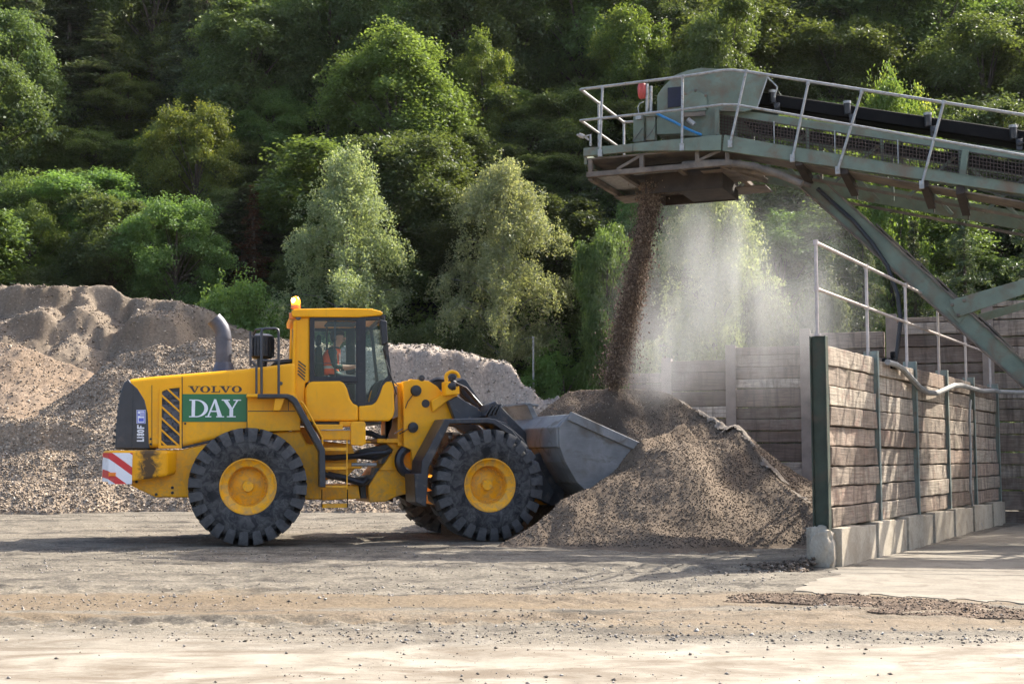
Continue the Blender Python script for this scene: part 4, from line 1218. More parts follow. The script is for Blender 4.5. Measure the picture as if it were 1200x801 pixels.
# decks
zd = CF.tr1(0, (760, 178))[1]
xe = a0.x
m = MB()
m.box((0.02, 0.062, zd-0.03), (xe, W-0.005, zd+0.0))
m.build('platform_deck', RUST, conv)
def slab(y0, y1, dz0, dz1, xs, xe_):
    p, q = onslope(xs), onslope(xe_)
    return [(p.x,y0,p.z+dz0),(q.x,y0,q.z+dz0),(q.x,y1,q.z+dz0),(p.x,y1,p.z+dz0),(p.x,y0,p.z+dz1),(q.x,y0,q.z+dz1),(q.x,y1,q.z+dz1),(p.x,y1,p.z+dz1)]
BOXF = [(3,2,1,0),(4,5,6,7),(0,1,5,4),(1,2,6,5),(2,3,7,6),(3,0,4,7)]
m = MB(); m.add(slab(0.062, 0.69, -0.235, -0.21, xe+0.02, XR), BOXF); m.build('walkway_grating', RUST, conv)
# far edge beam
m = MB(); m.box((0.0, W, zd-0.12), (xe, W+0.06, zd+0.14)); m.add(slab(W, W+0.06, -0.30, 0.0, xe+0.02, XR), BOXF); m.build('far_edge_beam', TEAL, conv)
# end beam
m = MB(); m.box((-0.02, 0.062, zd-0.10), (0.03, W, zd+0.10)); m.build('end_beam', TEAL, conv)
# under frame: hung beams, joists and plates seen from below
m = MB()
zs = CF.tr1(0.08, (760, 198))[1]
p0, p1 = CF.tr1(0.08, (688, 200)), CF.tr1(0.08, (848, 194))
m.box((0.02, 0.05, zs-0.055), (xe+0.1, 0.15, zs+0.03))
m.box((0.02, W-0.12, zs-0.055), (xe+0.1, W-0.03, zs+0.03))
m.box((0.02, 0.155, zs-0.10), (0.10, W-0.125, zs-0.01))
for x in (0.55, 1.55, 2.35): m.box((x, 0.155, zs-0.05), (x+0.09, W-0.125, zs+0.02))
for x in (0.05, 0.95, 1.9, 2.4): m.box((x, 0.055, zs+0.032), (x+0.07, 0.14, zd-0.032))
m.bar((1.9,0.1,zs+0.05),(2.35,0.1,zd-0.05),0.05,0.05); m.bar((0.55,0.1,zs+0.04),(0.95,0.1,zd-0.04),0.05,0.05)
m.each('under_frame', RUST, conv, bevel=0.006)
m = MB(); m.box((0.03, 1.55, zs-0.13), (2.75, W-0.13, zs-0.11)); m.box((1.9, 0.4, zs-0.04), (2.8, 1.5, zs-0.03)); 
m.bar((2.3,0.2,zs-0.02),(2.9,0.9,zs-0.20),0.06,0.05)
m.each('floor_plate', RUST, conv)
m = MB(); m.box((0.10, 0.20, zs-0.005), (0.62, W-0.13, zs+0.005)); m.box((0.7, 0.2, zs+0.03), (1.5, 0.6, zs+0.04)); m.each('lower_tread_plate', GALV, conv)
# discharge chute (open at its foot, caked inside)
m = MB()
x0, zc0 = CF.tr1(0.7, (757, 195)); x1, zc1 = CF.tr1(0.7, (848, 221))
for (lo, hi) in (((x0,0.62,zc1),(x1,0.66,zc0)), ((x0,1.76,zc1),(x1,1.80,zc0)), ((x0,0.66,zc1),(x0+0.04,1.76,zc0)), ((x1-0.04,0.66,zc1),(x1,1.76,zc0)), ((x0+0.55,0.66,zc1+0.02),(x1-0.04,1.76,zc1+0.04))):
    m.box(lo, hi)
m.build('discharge_chute', RUSTDK, conv, bevel=0.006)
m = MB(); m.tube([CF.p3(0.12,(800,193)), CF.p3(0.12,(850,190.5)), CF.p3(0.12,(885,195)), CF.p3(0.12,(915,205)), CF.p3(0.12,(940,216))], 0.06, 10); 
m.tube([CF.p3(0.35,(845,196)), CF.p3(0.35,(905,204)), CF.p3(0.35,(950,218))], 0.04, 8)
m.each('curved_pipe', RUST, conv)
# cross beams under the walkway
for px, py in ((936,189),(989,199),(1083,214),(1125,222)):
    m = MB(); a = CF.p3(0.0,(px,py)); b = Vector((a.x+0.02, 1.05, a.z-0.16)); m.bar(a, b, 0.12, 0.14)
    m.bar(b+Vector((0.03,-0.03,-0.02)), b+Vector((0.03,0.02,-0.02)), 0.02, 0.22)
    m.build('cross_beam', RUSTDK, conv, bevel=0.006)
# lower chord rails
m = MB()
for y, dz in ((0.80,-0.34),(2.2,-0.40)):
    m.bar(onslope(xe+0.9, dz, y), onslope(XR, dz, y), 0.04, 0.045)
m.each('lower_chord', RUST, conv)
# belt frame stringers, posts and bracing
YS = 0.72
s0, s1 = CF.p3(YS,(838,129.5)), CF.p3(YS,(1080,165.5))
es = ext(s0, s1); sdir = (es - s0).normalized()
def onstr(x, dz=0.0, y=YS): t = (x - s0.x)/sdir.x; p = s0 + sdir*t; return Vector((p.x, y, p.z+dz))
for y in (YS, 2.05):
    m = MB(); m.bar(onstr(s0.x-0.1, 0, y), onstr(XR, 0, y), 0.06, 0.13); m.build('belt_stringer', TEAL, conv, bevel=0.006)
xs_post = [s0.x + 0.35 + 1.18*i for i in range(6)]
m = MB()
for i, x in enumerate(xs_post):
    for y in (YS, 2.05):
        m.bar(onstr(x, -0.06, y), onslope(x, -0.25, y), 0.05, 0.05, up=(1,0,0))
    if i < 5:
        m.bar(onstr(x+0.1, -0.06, 2.05), onslope(x+0.95, -0.3, 2.05), 0.04, 0.06)
        m.bar(onstr(x+1.1, -0.07, YS+0.4), onslope(x+0.3, -0.3, YS+0.5), 0.04, 0.05)
m.bar(onstr(CF.tr1(YS,(1132,180))[0], -0.06, YS-0.06), onslope(CF.tr1(YS,(1126,212))[0], -0.1, YS-0.06), 0.17, 0.10, up=(1,0,0))
m.each('frame_brace', TEAL, conv, bevel=0.004, seg=1)
# wire mesh guard
m = MB(); xm0, xm1 = s0.x+0.02, XR
nwire = int((xm1-xm0)/0.052)
for i in range(nwire+1):
    x = xm0 + 0.052*i; a = onstr(x, -0.07, YS-0.05); b = onslope(x-0.02, -0.06, YS-0.05); m.bar(a, b, 0.009, 0.009, up=(1,0,0))
for k in range(11):
    f_ = k/10; a = onstr(xm0, -0.07, YS-0.053).lerp(onslope(xm0, -0.06, YS-0.053), f_); b = onstr(xm1, -0.07, YS-0.053).lerp(onslope(xm1, -0.06, YS-0.053), f_)
    m.bar(a, b, 0.009, 0.009)
m.build('wire_mesh_guard', M_plain('rusty_guard_wire', (0.085, 0.06, 0.052), 0.7, 0.3), conv)
m = MB()
for x in [xm0 + 0.98*i for i in range(7)]: m.bar(onstr(x, -0.05, YS-0.065), onslope(x, -0.06, YS-0.065), 0.03, 0.015, up=(1,0,0))
m.each('mesh_frame', GALV, conv)
# belt: troughed carrying strand and the return strand
t0, t1 = CF.p3(0.95,(890,111.5)), CF.p3(0.95,(1187,155)); te = ext(t0, t1); bdir = (te-t0).normalized()
def onbelt(x, dz=0.0, y=0.95): t = (x - t0.x)/bdir.x; p = t0 + bdir*t; return Vector((p.x, y, p.z+dz))
xb0 = CF.tr1(0.95,(872,110))[0]
sec = [(0.86,0.02),(0.98,-0.07),(1.12,-0.14),(1.50,-0.14),(1.66,-0.07),(1.78,0.02),(1.76,0.035),(1.65,-0.045),(1.49,-0.12),(1.13,-0.12),(0.99,-0.045),(0.88,0.035)]
m = MB(); vs_ = []
for x in (xb0, XR):
    for y, dz in sec: p = onbelt(x, dz, y); vs_.append(p)
n = len(sec)
m.add(vs_, [tuple(range(n)), tuple(range(2*n-1,n-1,-1))] + [(i, i+n, (i+1) % n + n, (i+1) % n) for i in range(n)])
m.build('belt', RUBBER, conv)
m = MB(); a = onbelt(xb0, -0.52, 0.9); b = onbelt(XR, -0.50, 0.9)
m.add([a, b, b+Vector((0,0.84,0)), a+Vector((0,0.84,0)), a+Vector((0,0,0.014)), b+Vector((0,0,0.014)), b+Vector((0,0.84,0.014)), a+Vector((0,0.84,0.014))], BOXF); m.build('return_belt', RUBBER, conv)
m = MB(); a, b = onbelt(xb0,-0.085,0.84), onbelt(XR,-0.085,0.84); m.bar(a, b, 0.02, 0.17); 
m.build('belt_skirt', RUBBER, conv)
for px in (905.5, 993, 1087, 1186.5, 1290):
    x = CF.tr1(0.8,(px, 130))[0] if px < 1200 else XR-0.6
    m = MB(); p = onbelt(x, 0.0, 0.80); dirn = Vector((0.02, 0.10, -1)).normalized()
    m.tube([p+Vector((0,-0.02,0.06)), p+Vector((0,-0.02,0.06))+dirn*0.20], 0.055, 14)
    m.box((p.x+0.04, 0.72, p.z-0.34), (p.x+0.13, 0.78, p.z-0.16)); m.lathe_y([(0,-0.04),(0.045,-0.03),(0.05,0.02),(0,0.02)], 12, (p.x+0.09,0.72,p.z-0.23))
    idl = m.build('idler_roller', BLACK, conv, bevel=0.004, seg=1)
    m = MB(); m.lathe_z([(0.064,-0.03),(0.064,0.012),(0.04,0.018),(0,0.018)], 14, p+Vector((0,-0.02,0.06))); m.build('roller_cap', GALV, idl)
# head housing
m = MB()
hs = [(770,158),(770,112),(776,103),(790.5,88),(806,82.5),(822,79.5),(846,81),(875,83.5),(899.5,90),(887,127),(872,131),(838,130),(838,160)]
yh0, yh1 = 0.55, 2.0
pts = K(hs, yh0)
# side plates and an outer skin, open toward the belt
m.prism(pts, yh0, yh0+0.03); m.prism(pts, yh1-0.03, yh1)
n = len(pts)
for i in range(0, 8):
    a, b = pts[i], pts[i+1]
    if i == 0: pass
    dx, dz = b[0]-a[0], b[1]-a[1]; l = math.hypot(dx, dz); nx, nz = dz/l*0.02, -dx/l*0.02
    m.prism([a, b, (b[0]+nx, b[1]+nz), (a[0]+nx, a[1]+nz)], yh0+0.031, yh1-0.031)
hd = m.build('head_housing', TEAL, conv, bevel=0.006)
m = MB()
a, b, c = V(yh0-0.01, (899.5,90),(911,102),(907.5,114)); m.bar(a, b, 0.03, 0.02); m.bar(b, c, 0.03, 0.02, up=(1,0,0)); m.bar(V(yh0-0.01,(899.5,90))[0], V(yh0-0.01,(887,127))[0], 0.012, 0.02, up=(1,0,0))
m.build('housing_flange', GALV, hd)
m = MB(); a, b = V(yh0+0.2,(900,92))[0], V(yh0+0.2,(911,103))[0]
m.add([a, b, b+Vector((-0.03,1.0,-0.25)), a+Vector((-0.04,1.0,0.02))], [(0,1,2,3)]); m.build('rubber_curtain', RUST, hd)
m = MB()
arch = [CF.tr1(yh0-0.02, (814+15*math.cos(R(a_)), 121-14.5*math.sin(R(a_)))) for a_ in range(0, 181, 15)]
arch = [CF.tr1(yh0-0.02,(830,127))] + arch + [CF.tr1(yh0-0.02,(798.5,127))]
m.prism(arch, yh0-0.05, yh0-0.003); m.build('pulley_guard', TEAL, hd, bevel=0.008)
m = MB(); 
for q in ((815,106),(827,112),(803,110)): p = CF.p3(yh0-0.05, q); m.lathe_y([(0,-0.02),(0.022,-0.016),(0.026,0)], 8, p)
m.each('guard_bolt', RUST, hd)
m = MB(); m.prism(K([(782.5,103),(798.5,101.5),(798.5,124.5),(782.5,126.5)], yh0-0.02), yh0-0.03, yh0-0.003); m.build('dark_blue_panel', M_plain('dark_blue_plate', (0.008,0.010,0.026), 0.7, 0, 0.3, 8), hd, bevel=0.004)
m = MB(); m.prism(K([(770,158),(799,157),(799,132),(828,130),(828,127),(770,134)], 0.50), 0.47, 0.53)
m.prism(K([(838,158),(838,128),(843,128),(843,159)], 0.5), 0.46, 0.53); m.build('drive_frame', TEAL, conv, bevel=0.006)
m = MB(); m.prism(K([(798,133),(827,131),(827,136),(798,138)], 0.48), 0.44, 0.469); m.build('drive_rail', RUST, conv)
m = MB(); c = CF.p3(0.8,(806,149)); m.lathe_y([(0,-0.2),(0.10,-0.19),(0.11,-0.1),(0.11,0.2),(0,0.2)], 18, c); m.build('drive_motor', RED, conv)
m = MB(); m.tube(V(0.35,(768,132),(776,136.5),(790,143),(803,150),(814,155),(822,158)), 0.022, 8); m.build('air_hose', BLUEHOSE, conv)
m = MB(); m.tube(V(0.40,(806,140),(814,146)), 0.04, 10); m.build('hydraulic_ram', GALV, conv)
m = MB()
m.prism(K([(742,134),(754.5,132.5),(754.5,165.5),(742,166.5)], 0.45), 0.45, 0.85)
m.prism(K([(757,137),(767,136),(767,163.5),(757,164.5)], 0.4), 0.42, 0.56)
m.prism(K([(755.5,131),(769,130),(769,136),(755.5,137)], 0.4), 0.40, 0.6)
m.each('control_box', TEAL, conv, bevel=0.008)
m = MB(); m.tube(V(0.42,(754,166),(764,154),(768,146)), 0.008, 5); m.tube(V(0.43,(741.5,166),(748,157),(753,150)), 0.006, 5); m.each('cable', RAILGREY, conv)
m = MB(); c = CF.p3(0.5,(752.5,116)); dz = CF.p3(0.5,(752.5,98)).z - CF.p3(0.5,(752.5,117)).z
m.lathe_z([(0,0),(0.05,0.01),(0.075,0.06),(0.08,dz*0.7),(0.06,dz-0.02),(0,dz)], 12, c); m.build('red_lamp_cover', RED, conv)
m = MB()
for px in (758.2, 762.8): m.tube(V(0.5,(px,98.5 if px < 760 else 101),(px,131)), 0.026, 8)
m.tube(V(0.5,(748.5,132),(747.5,126),(749.5,121.5),(754,119.5)), 0.010, 6)
p = CF.p3(0.3,(748,137)); m.box((p.x-0.05,0.3,p.z-0.04),(p.x+0.05,0.38,p.z+0.05))
m.each('pale_conduit', GALV, conv)
# handrails
gr = MB()
rt = [(680.5,105),(800,90),(846,82.8),(857,82.2),(875,84)]
rm = [(679.5,141.5),(799,128.5),(846,122.8),(863,123)]
top = V(-0.05, *rt); mid = V(-0.05, *rm)
tA, tB = top[-1], CF.p3(-0.05,(1197,134.5)); mA, mB = mid[-1], CF.p3(-0.05,(1197,181.5))
gr.tube(top + [ext(tA, tB)], 0.025, 8); gr.tube(mid + [ext(mA, mB)], 0.022, 8)
hl = CF.tr1(-0.05,(681,105))
# end rails round the platform
for z_, r_ in ((top[0].z, 0.025), (mid[0].z, 0.022)): gr.tube([(top[0].x,-0.05,z_),(top[0].x,W+0.05,z_)], r_, 8)
for z_ in (top[0].z, mid[0].z): gr.tube([(top[0].x,W+0.05,z_),(0.8,W+0.05,z_)], 0.022, 8)
rail = gr.each('guardrail', GALV, conv)[0]
def post(a, b, y=-0.05, r=0.022):
    m = MB(); m.tube([a, b], r, 8); m.tube([a+(b-a).normalized()*-0.03, a+(b-a).normalized()*0.03], r*1.5, 8)
    m.box((b.x-0.035, b.y-0.012, b.z-0.05), (b.x+0.035, b.y+0.045, b.z+0.07)); return m.build('rail_post', GALV, rail)
for a, b in (((706,102.5),(703,180)), ((800,90),(799,173)), ((874.5,83.5),(855.5,169)), ((947,97.5),(928.5,186)), ((1010,107),(981.5,200)), ((1106,120),(1080,217))):
    post(CF.p3(-0.05,a), CF.p3(-0.05,b))
pa = CF.p3(-0.05,(1197,134.5)); post(pa + slope*0.9, pa + slope*0.9 - Vector((0.28,0,1.2)))
post(Vector((top[0].x, 0.9, top[0].z)), Vector((top[0].x, 0.9, zd)));  post(Vector((top[0].x, W+0.05, top[0].z)), Vector((top[0].x, W+0.05, zd)))
m = MB(); p = CF.p3(0.1,(684,160)); m.tube([p+Vector((0,0,0)), p+Vector((-0.08,0,0.03))], 0.04, 10); m.tube([CF.p3(0.1,(692,171)), CF.p3(0.1,(692,158)), CF.p3(0.1,(684,160.5))], 0.02, 6); m.tube([CF.p3(0.1,(676,158)),CF.p3(0.1,(684,159.5)),CF.p3(0.1,(690,164))],0.018,6)
m.build('flood_lamp', GALV, conv)
# support strut: a box leg running down to the right with a bolted brace
YT = 0.85
m = MB(); 
lo0, lo1 = (929,212), (1199,451); up0, up1 = (948,212), (1199,423)
A = [CF.p3(YT,q) for q in ((927,208),(958,206),(1199,423),(1199,451.5))]
def carry(p, q, d): return q + (q-p).normalized()*d
e1, e2 = carry(A[1], A[2], 3.6), carry(A[0], A[3], 3.6)
m.prism([(A[0].x,A[0].z),(A[1].x,A[1].z),(e1.x,e1.z),(e2.x,e2.z)], YT, YT+0.02)
m.prism([(A[0].x,A[0].z),(A[1].x,A[1].z),(e1.x,e1.z),(e2.x,e2.z)], YT+0.62, YT+0.64)
strut = m.build('support_leg', TEAL, conv, bevel=0.004)
m = MB()
for a, b, dz in ((A[1], e1, 0.008), (A[0], e2, -0.008)): m.bar((a.x,YT+0.31,a.z+dz), (b.x,YT+0.31,b.z+dz), 0.72, 0.03)
m.each('leg_flange', RUST, strut, bevel=0.004)
rr = random.Random(11); m = MB()
for i in range(9):
    f_ = 0.30 + 0.072*i + rr.uniform(-0.01,0.01); p = A[1].lerp(A[2], f_); d = (A[2]-A[1]).normalized()
    m.bar(p + Vector((0,0.3,0.05+rr.uniform(0,0.05))), p + d*rr.uniform(0.3,0.55) + Vector((0,0.3,0.03+rr.uniform(0,0.06))), 0.62, 0.025)
m.each('loose_board', RUST, strut)
m = MB()
b0, b1, b2, b3 = [CF.p3(YT-0.05,q) for q in ((1113,352),(1199,327),(1199,345),(1121,372))]
f1, f2 = carry(b0,b1,3.2), carry(b3,b2,3.2)
m.prism([(b0.x,b0.z),(f1.x,f1.z),(f2.x,f2.z),(b3.x,b3.z)], YT-0.06, YT-0.022)
m.prism([(b0.x,b0.z-0.25),(f1.x,f1.z-0.32),(f2.x,f2.z-0.30),(b3.x,b3.z-0.1)], YT+0.66, YT+0.70)
g_ = [CF.tr1(YT-0.05,q) for q in ((1108,362),(1118,349),(1134,347),(1134,366),(1124,379))]; m.prism(g_, YT-0.021, YT-0.003)
m.each('brace_bar', TEAL, strut, bevel=0.005)
m = MB()
for q in ((1116,357),(1123,369),(1130,352)): m.lathe_y([(0,-0.03),(0.025,-0.025),(0.03,0.0)], 8, CF.p3(YT-0.06,q))
m.each('brace_bolt', RUST, strut)
# unseen trestle added beyond the frame so that its lattice shades the bay
for xx in (8.6, 11.4):
    for yy in (0.1, 2.15):
        tp = onslope(xx, -0.3, yy); m = MB(); m.bar(tp, Vector((xx-0.1, yy, -0.05)), 0.16, 0.16, up=(1,0,0)); m.build('added_trestle_leg', TEAL, conv, bevel=0.006)
    for k in range(3):
        z0 = 0.3 + 1.25*k; m = MB(); m.bar((xx, 0.1, z0), (xx, 2.15, z0+1.15), 0.07, 0.07); m.build('added_trestle_brace', TEAL, conv)
        m = MB(); m.bar((xx+0.08, 2.15, z0), (xx+0.08, 0.1, z0+1.15), 0.07, 0.07); m.build('added_trestle_brace', TEAL, conv)
for k in range(2):
    m = MB(); m.bar((8.6, 0.1, 0.4+1.7*k), (11.4, 0.1, 2.0+1.4*k), 0.08, 0.08); m.build('added_trestle_brace', TEAL, conv)
    m = MB(); m.bar((11.4, 0.16, 0.4+1.7*k), (8.6, 0.16, 2.0+1.4*k), 0.08, 0.08); m.build('added_trestle_brace', TEAL, conv)
# black cable that leaves the leg and drops to the wall: a thing of its own
m = MB(); ca = Frame(CF.ox, CF.oy, -22.5)
cp = V(YT-0.07, (958,221),(975,237),(1000,259),(1022,285),(1040,312),(1052,345),(1055.5,375),(1052,405),(1049,424))
m.tube(cp, 0.035, 8)
cab = m.build('drop_cable', HOSEBLK, None, (CF.ox, CF.oy, 0), CF.th)
tag(cab, 'thick black cable hanging from the conveyor leg down to the sleeper wall top', 'cable')
# ------------------------------------------------------------------ sleeper bay wall (its visible face looks into the bay)
_w0 = gnd(974.5, 664)
WALLDIR = 60.5                      # degrees of the wall run, away from the camera
WF = Frame(_w0.x, _w0.y, WALLDIR)
wall = empty('sleeper_wall', (WF.ox, WF.oy, 0), WF.th)
tag(wall, 'weathered timber sleeper wall of the loading bay on a cream concrete base, under the conveyor leg', 'wall')
LEN = 11.6
def xon(px, py=500):  return WF.tr1(0.0, (px, py))[0]
HT = WF.tr1(0.0, (974, 405))[1]
HB = 0.46
posts_x = [0.0, xon(1027), xon(1072), xon(1109), xon(1140), xon(1168), LEN]
rr = random.Random(21)
for i in range(6):
    a, b = posts_x[i] + 0.014, posts_x[i+1] - 0.014
    m = MB(); nrow = 9; hr = (HT - HB)/nrow
    for k in range(nrow):
        z0 = HB + k*hr + 0.006; z1 = HB + (k+1)*hr - 0.006
        if i in (1,) and k == nrow-1: z1 -= 0.02
        dy = rr.uniform(-0.03, 0.02)
        cuts = [a, b] if rr.random() < 0.88 else [a, a + (b-a)*rr.uniform(0.35,0.65), b]
        for c in range(len(cuts)-1):
            m.board(cuts[c]+0.004, cuts[c+1]-0.004, dy+rr.uniform(-0.006,0.006), 0.16, z0, z1+rr.uniform(-0.012,0.004), rr, tone=rr.random())
    m.build('timber_panel', WOOD_WALL, wall, bevel=0.012)
# blocky upstand
m = MB(); x = 0.0; k = 0
while x < LEN:
    w = rr.uniform(0.75, 1.0); g = 0.30 if k % 2 else 0.05
    d = -0.13 if k % 2 == 0 else -0.10
    m.box((x, d, -0.05), (min(x+w, LEN), 0.30, HB-0.004 - (0.0 if k % 2 == 0 else 0.03))); x += w + 0.003; k += 1
m.build('concrete_upstand', CONC_BASE, wall, bevel=0.007)
m = MB(); m.box((0.0, 0.164, 0.0), (LEN, 0.178, HT-0.05)); m.build('wall_backing', CONC_BASE, wall)
CHAN = M_plain('pale_green_channel_paint', (0.20, 0.235, 0.20), 0.55, 0, 0.2, 3, 0.05, 40, dirt=((0.22, 0.16, 0.11), 0.3, 4))
for x in posts_x[1:6]:
    m = MB(); m.box((x-0.035, -0.050, HB-0.02), (x+0.035, -0.035, HT+0.08)); m.box((x-0.012, -0.034, HB-0.02), (x+0.012, 0.15, HT+0.08))
    m.build('steel_channel_post', CHAN, wall, bevel=0.004, seg=1)
# green end column with its concrete foot
m = MB(); zt_ = WF.tr1(0.0, (962, 392))[1]; zb_ = WF.tr1(0.0,(962,612))[1]
m.box((-0.12, -0.015, zb_-0.4), (-0.005, 0.0, zt_)); m.box((-0.12, 0.165, zb_-0.4), (-0.005, 0.18, zt_)); m.box((-0.078, 0.001, zb_-0.4), (-0.062, 0.164, zt_))
col_ = m.build('end_column', TEALDK, wall, bevel=0.004, seg=1)
m = MB(); 
bm_ = bmesh.new(); bmesh.ops.create_icosphere(bm_, subdivisions=4, radius=1.0)
vs_ = np.array([v.co[:] for v in bm_.verts]); fs_ = [tuple(v.index for v in f.verts) for f in bm_.faces]; bm_.free()
nz = fbm(vs_[:,0]*2+5, vs_[:,1]*2+vs_[:,2]*3, 1.0, 4, 5)
q = np.sign(vs_)*np.abs(vs_)**0.6
q = q*(1+0.42*nz[:,None]); vs_ = np.stack([-0.075+q[:,0]*0.115, 0.08+q[:,1]*0.145, 0.20+q[:,2]*0.27], 1)
m.add(vs_.tolist(), fs_, smooth=True); m.build('concrete_foot', CONC_BASE, wall, sharp=80)
# handrail along the top
m = MB(); yr = 0.09
zt1 = WF.tr1(yr,(970.5,291))[1]; zt2 = WF.tr1(yr,(970,343))[1]
m.tube([(-0.08,yr,zt1),(LEN-0.3,yr,zt1)], 0.024, 8); m.tube([(-0.08,yr,zt2),(LEN-0.3,yr,zt2)], 0.022, 8)
PINKRAIL = M_plain('pale_dusty_rail_steel', (0.46, 0.40, 0.36), 0.55, 0.2, 0.2, 10)
rail = m.build('wall_handrail', PINKRAIL, wall)
for i, x in enumerate([-0.08] + posts_x[1:6]):
    m = MB(); zb2 = zt_ if i == 0 else HT-0.05
    m.tube([(x,yr,zt1),(x,yr,zb2)], 0.022, 8); m.tube([(x,yr,zt1-0.03),(x,yr,zt1+0.03)], 0.034, 8); m.tube([(x,yr,zt2-0.03),(x,yr,zt2+0.03)], 0.032, 8); m.tube([(x,yr,zb2),(x,yr,zb2+0.03)], 0.045, 8)
    m.build('handrail_post', PINKRAIL, rail)
# pale hose slung along the wall
m = MB(); H = lambda *q: [WF.p3(-0.09, a) for a in q]
hp = H((1040,424),(1050,427),(1058,432),(1068,443),(1078,454),(1088,460),(1098,460.5),(1108,456),(1118,451.5),(1128,451.5),(1140,455),(1152,458),(1164,457.5))
hp = hp + [Vector((LEN-0.8, -0.2, hp[-1].z-0.02)), Vector((LEN+0.3, -0.9, hp[-1].z-0.03))]
m.tube(hp, 0.042, 8)
h = m.build('pale_hose', HOSE, None, (WF.ox, WF.oy, 0), WF.th); tag(h, 'pale hose slung in loops along the top of the timber bay wall', 'hose')
m = MB(); p = WF.p3(-0.05,(1049,424))
m.box((p.x-0.16,-0.06,p.z-0.10),(p.x+0.10,0.10,p.z+0.05)); m.tube([p+Vector((-0.12,0,0.05)), p+Vector((-0.12,0,0.14))], 0.04, 8)
b_ = m.build('cable_clamp', RUBBER, None, (WF.ox, WF.oy, 0), WF.th, bevel=0.015); tag(b_, 'small black clamp block where the cable meets the wall top', 'clamp')
m = MB(); m.tube(H((1137,468),(1136,490),(1137.5,530),(1137,570),(1139,590),(1143,603),(1148,614)), 0.022, 6); m.tube(H((1147,612),(1149,616)), 0.045, 8)
h = m.build('thin_pipe', GALV, None, (WF.ox, WF.oy, 0), WF.th); tag(h, 'thin grey pipe running down the shaded end of the bay wall', 'pipe')

# ------------------------------------------------------------------ back fence of sleepers
_f0 = at(730, 500, 29.2); _f1 = at(1165, 480, 26.2)
fang = math.degrees(math.atan2(_f1.y-_f0.y, _f1.x-_f0.x))
BF = Frame(_f0.x, _f0.y, fang)
fence = empty('sleeper_fence', (BF.ox, BF.oy, 0), BF.th)
tag(fence, 'tall dusty sleeper fence closing the back of both bays, seen through the dust', 'fence')
fx = lambda px: BF.tr1(0, (px, 480))[0]
fz = lambda px, py: BF.tr1(0, (px, py))[1]
panels = [(fx(733), fx(781.5), fz(756,437)), (fx(781.5), fx(857), fz(820,421)), (fx(857), fx(945), fz(900,405)), (fx(945), fx(1042), fz(1000,388)),
          (fx(1042), fx(1160), fz(1100,370)), (fx(1160), fx(1160)+2.6, fz(1180,352)), (fx(1160)+2.6, fx(1160)+5.2, fz(1180,352))]
for i, (a, b, h) in enumerate(panels):
    m = MB(); zz = 0.0
    while zz < h-0.02:
        hr = min(rr.choice((0.20,0.25,0.25,0.34,0.40)), h-zz)
        if h-zz-hr < 0.1: hr = h-zz
        dy = rr.uniform(-0.01, 0.05); m.board(a+0.08, b-0.08, dy, 0.24, zz+0.004, zz+hr-0.005-rr.uniform(0,0.016), rr, tone=rr.random(), wob=0.014); zz += hr
    m.build('timber_panel', WOOD_FENCE, fence, bevel=0.014)
for i, (px, py) in enumerate(((781.5,419),(857,404),(945,385),(1047,368),(1160,352),(1190,346))):
    x = fx(px); z = fz(px, py); m = MB()
    if px == 1190: x = panels[-1][0]
    m.box((x-0.11, -0.03, 0), (x+0.11, 0.0, z)); m.box((x-0.07, 0.001, 0), (x+0.07, 0.27, z-0.01)); m.build('fence_post', POSTWOOD, fence, bevel=0.008)
# ------------------------------------------------------------------ loose stones
_OCT = np.array([[1,0,0],[-1,0,0],[0,1,0],[0,-1,0],[0,0,1],[0,0,-1]], float)
_OF = np.array([[0,2,4],[2,1,4],[1,3,4],[3,0,4],[2,0,5],[1,2,5],[3,1,5],[0,3,5]])
def stones_mesh(name, P, S, seed, flat=0.7):
    g = np.random.default_rng(seed); n = len(P)
    V_ = _OCT[None] * g.uniform(0.55, 1.15, (n,6,1)) + g.normal(0, 0.16, (n,6,3))
    V_[:,:,2] *= flat; V_[:,:,0] *= g.uniform(0.8, 1.4, (n,1))
    a = g.uniform(0, 2*PI, n); b = g.normal(0, 0.5, n)
    ca, sa, cb, sb = np.cos(a)[:,None], np.sin(a)[:,None], np.cos(b)[:,None], np.sin(b)[:,None]
    x, y, z = V_[:,:,0].copy(), V_[:,:,1].copy(), V_[:,:,2].copy()
    y, z = y*cb - z*sb, y*sb + z*cb
    x, y = x*ca - y*sa, x*sa + y*ca
    V_ = np.stack([x,y,z],2) * S[:,None,None] + P[:,None,:]
    T_ = _OF[None] + (np.arange(n)*6)[:,None,None]
    return np_mesh(name, V_.reshape(-1,3), T_.reshape(-1,3), np.repeat(g.random(n), 8))

def heap(name, fn, x0, x1, y0, y1, step, mat, label, cat='heap', cut=-0.15, loc=(0,0,0), group=None):
    """a heap as a displaced sheet standing on the ground; parts of the sheet under the ground are dropped"""
    xs = np.arange(x0, x1+step, step); ys = np.arange(y0, y1+step, step)
    X, Y = np.meshgrid(xs, ys)
    Z = fn(X, Y)
    keep = Z > cut
    ny, nx = X.shape
    q = keep[:-1,:-1] | keep[1:,:-1] | keep[:-1,1:] | keep[1:,1:]
    idx = np.arange(nx*ny).reshape(ny, nx)
    Fc = np.stack([idx[:-1,:-1][q], idx[:-1,1:][q], idx[1:,1:][q], idx[1:,:-1][q]], 1)
    Vt = np.stack([X.ravel(), Y.ravel(), np.maximum(Z, -0.22).ravel()], 1)
    used = np.unique(Fc); rm = np.full(nx*ny, -1); rm[used] = np.arange(len(used))
    me = np_mesh(name, Vt[used], rm[Fc], smooth=True)
    o = link(name, me, mat); tag(o, label, cat, group)
    return o

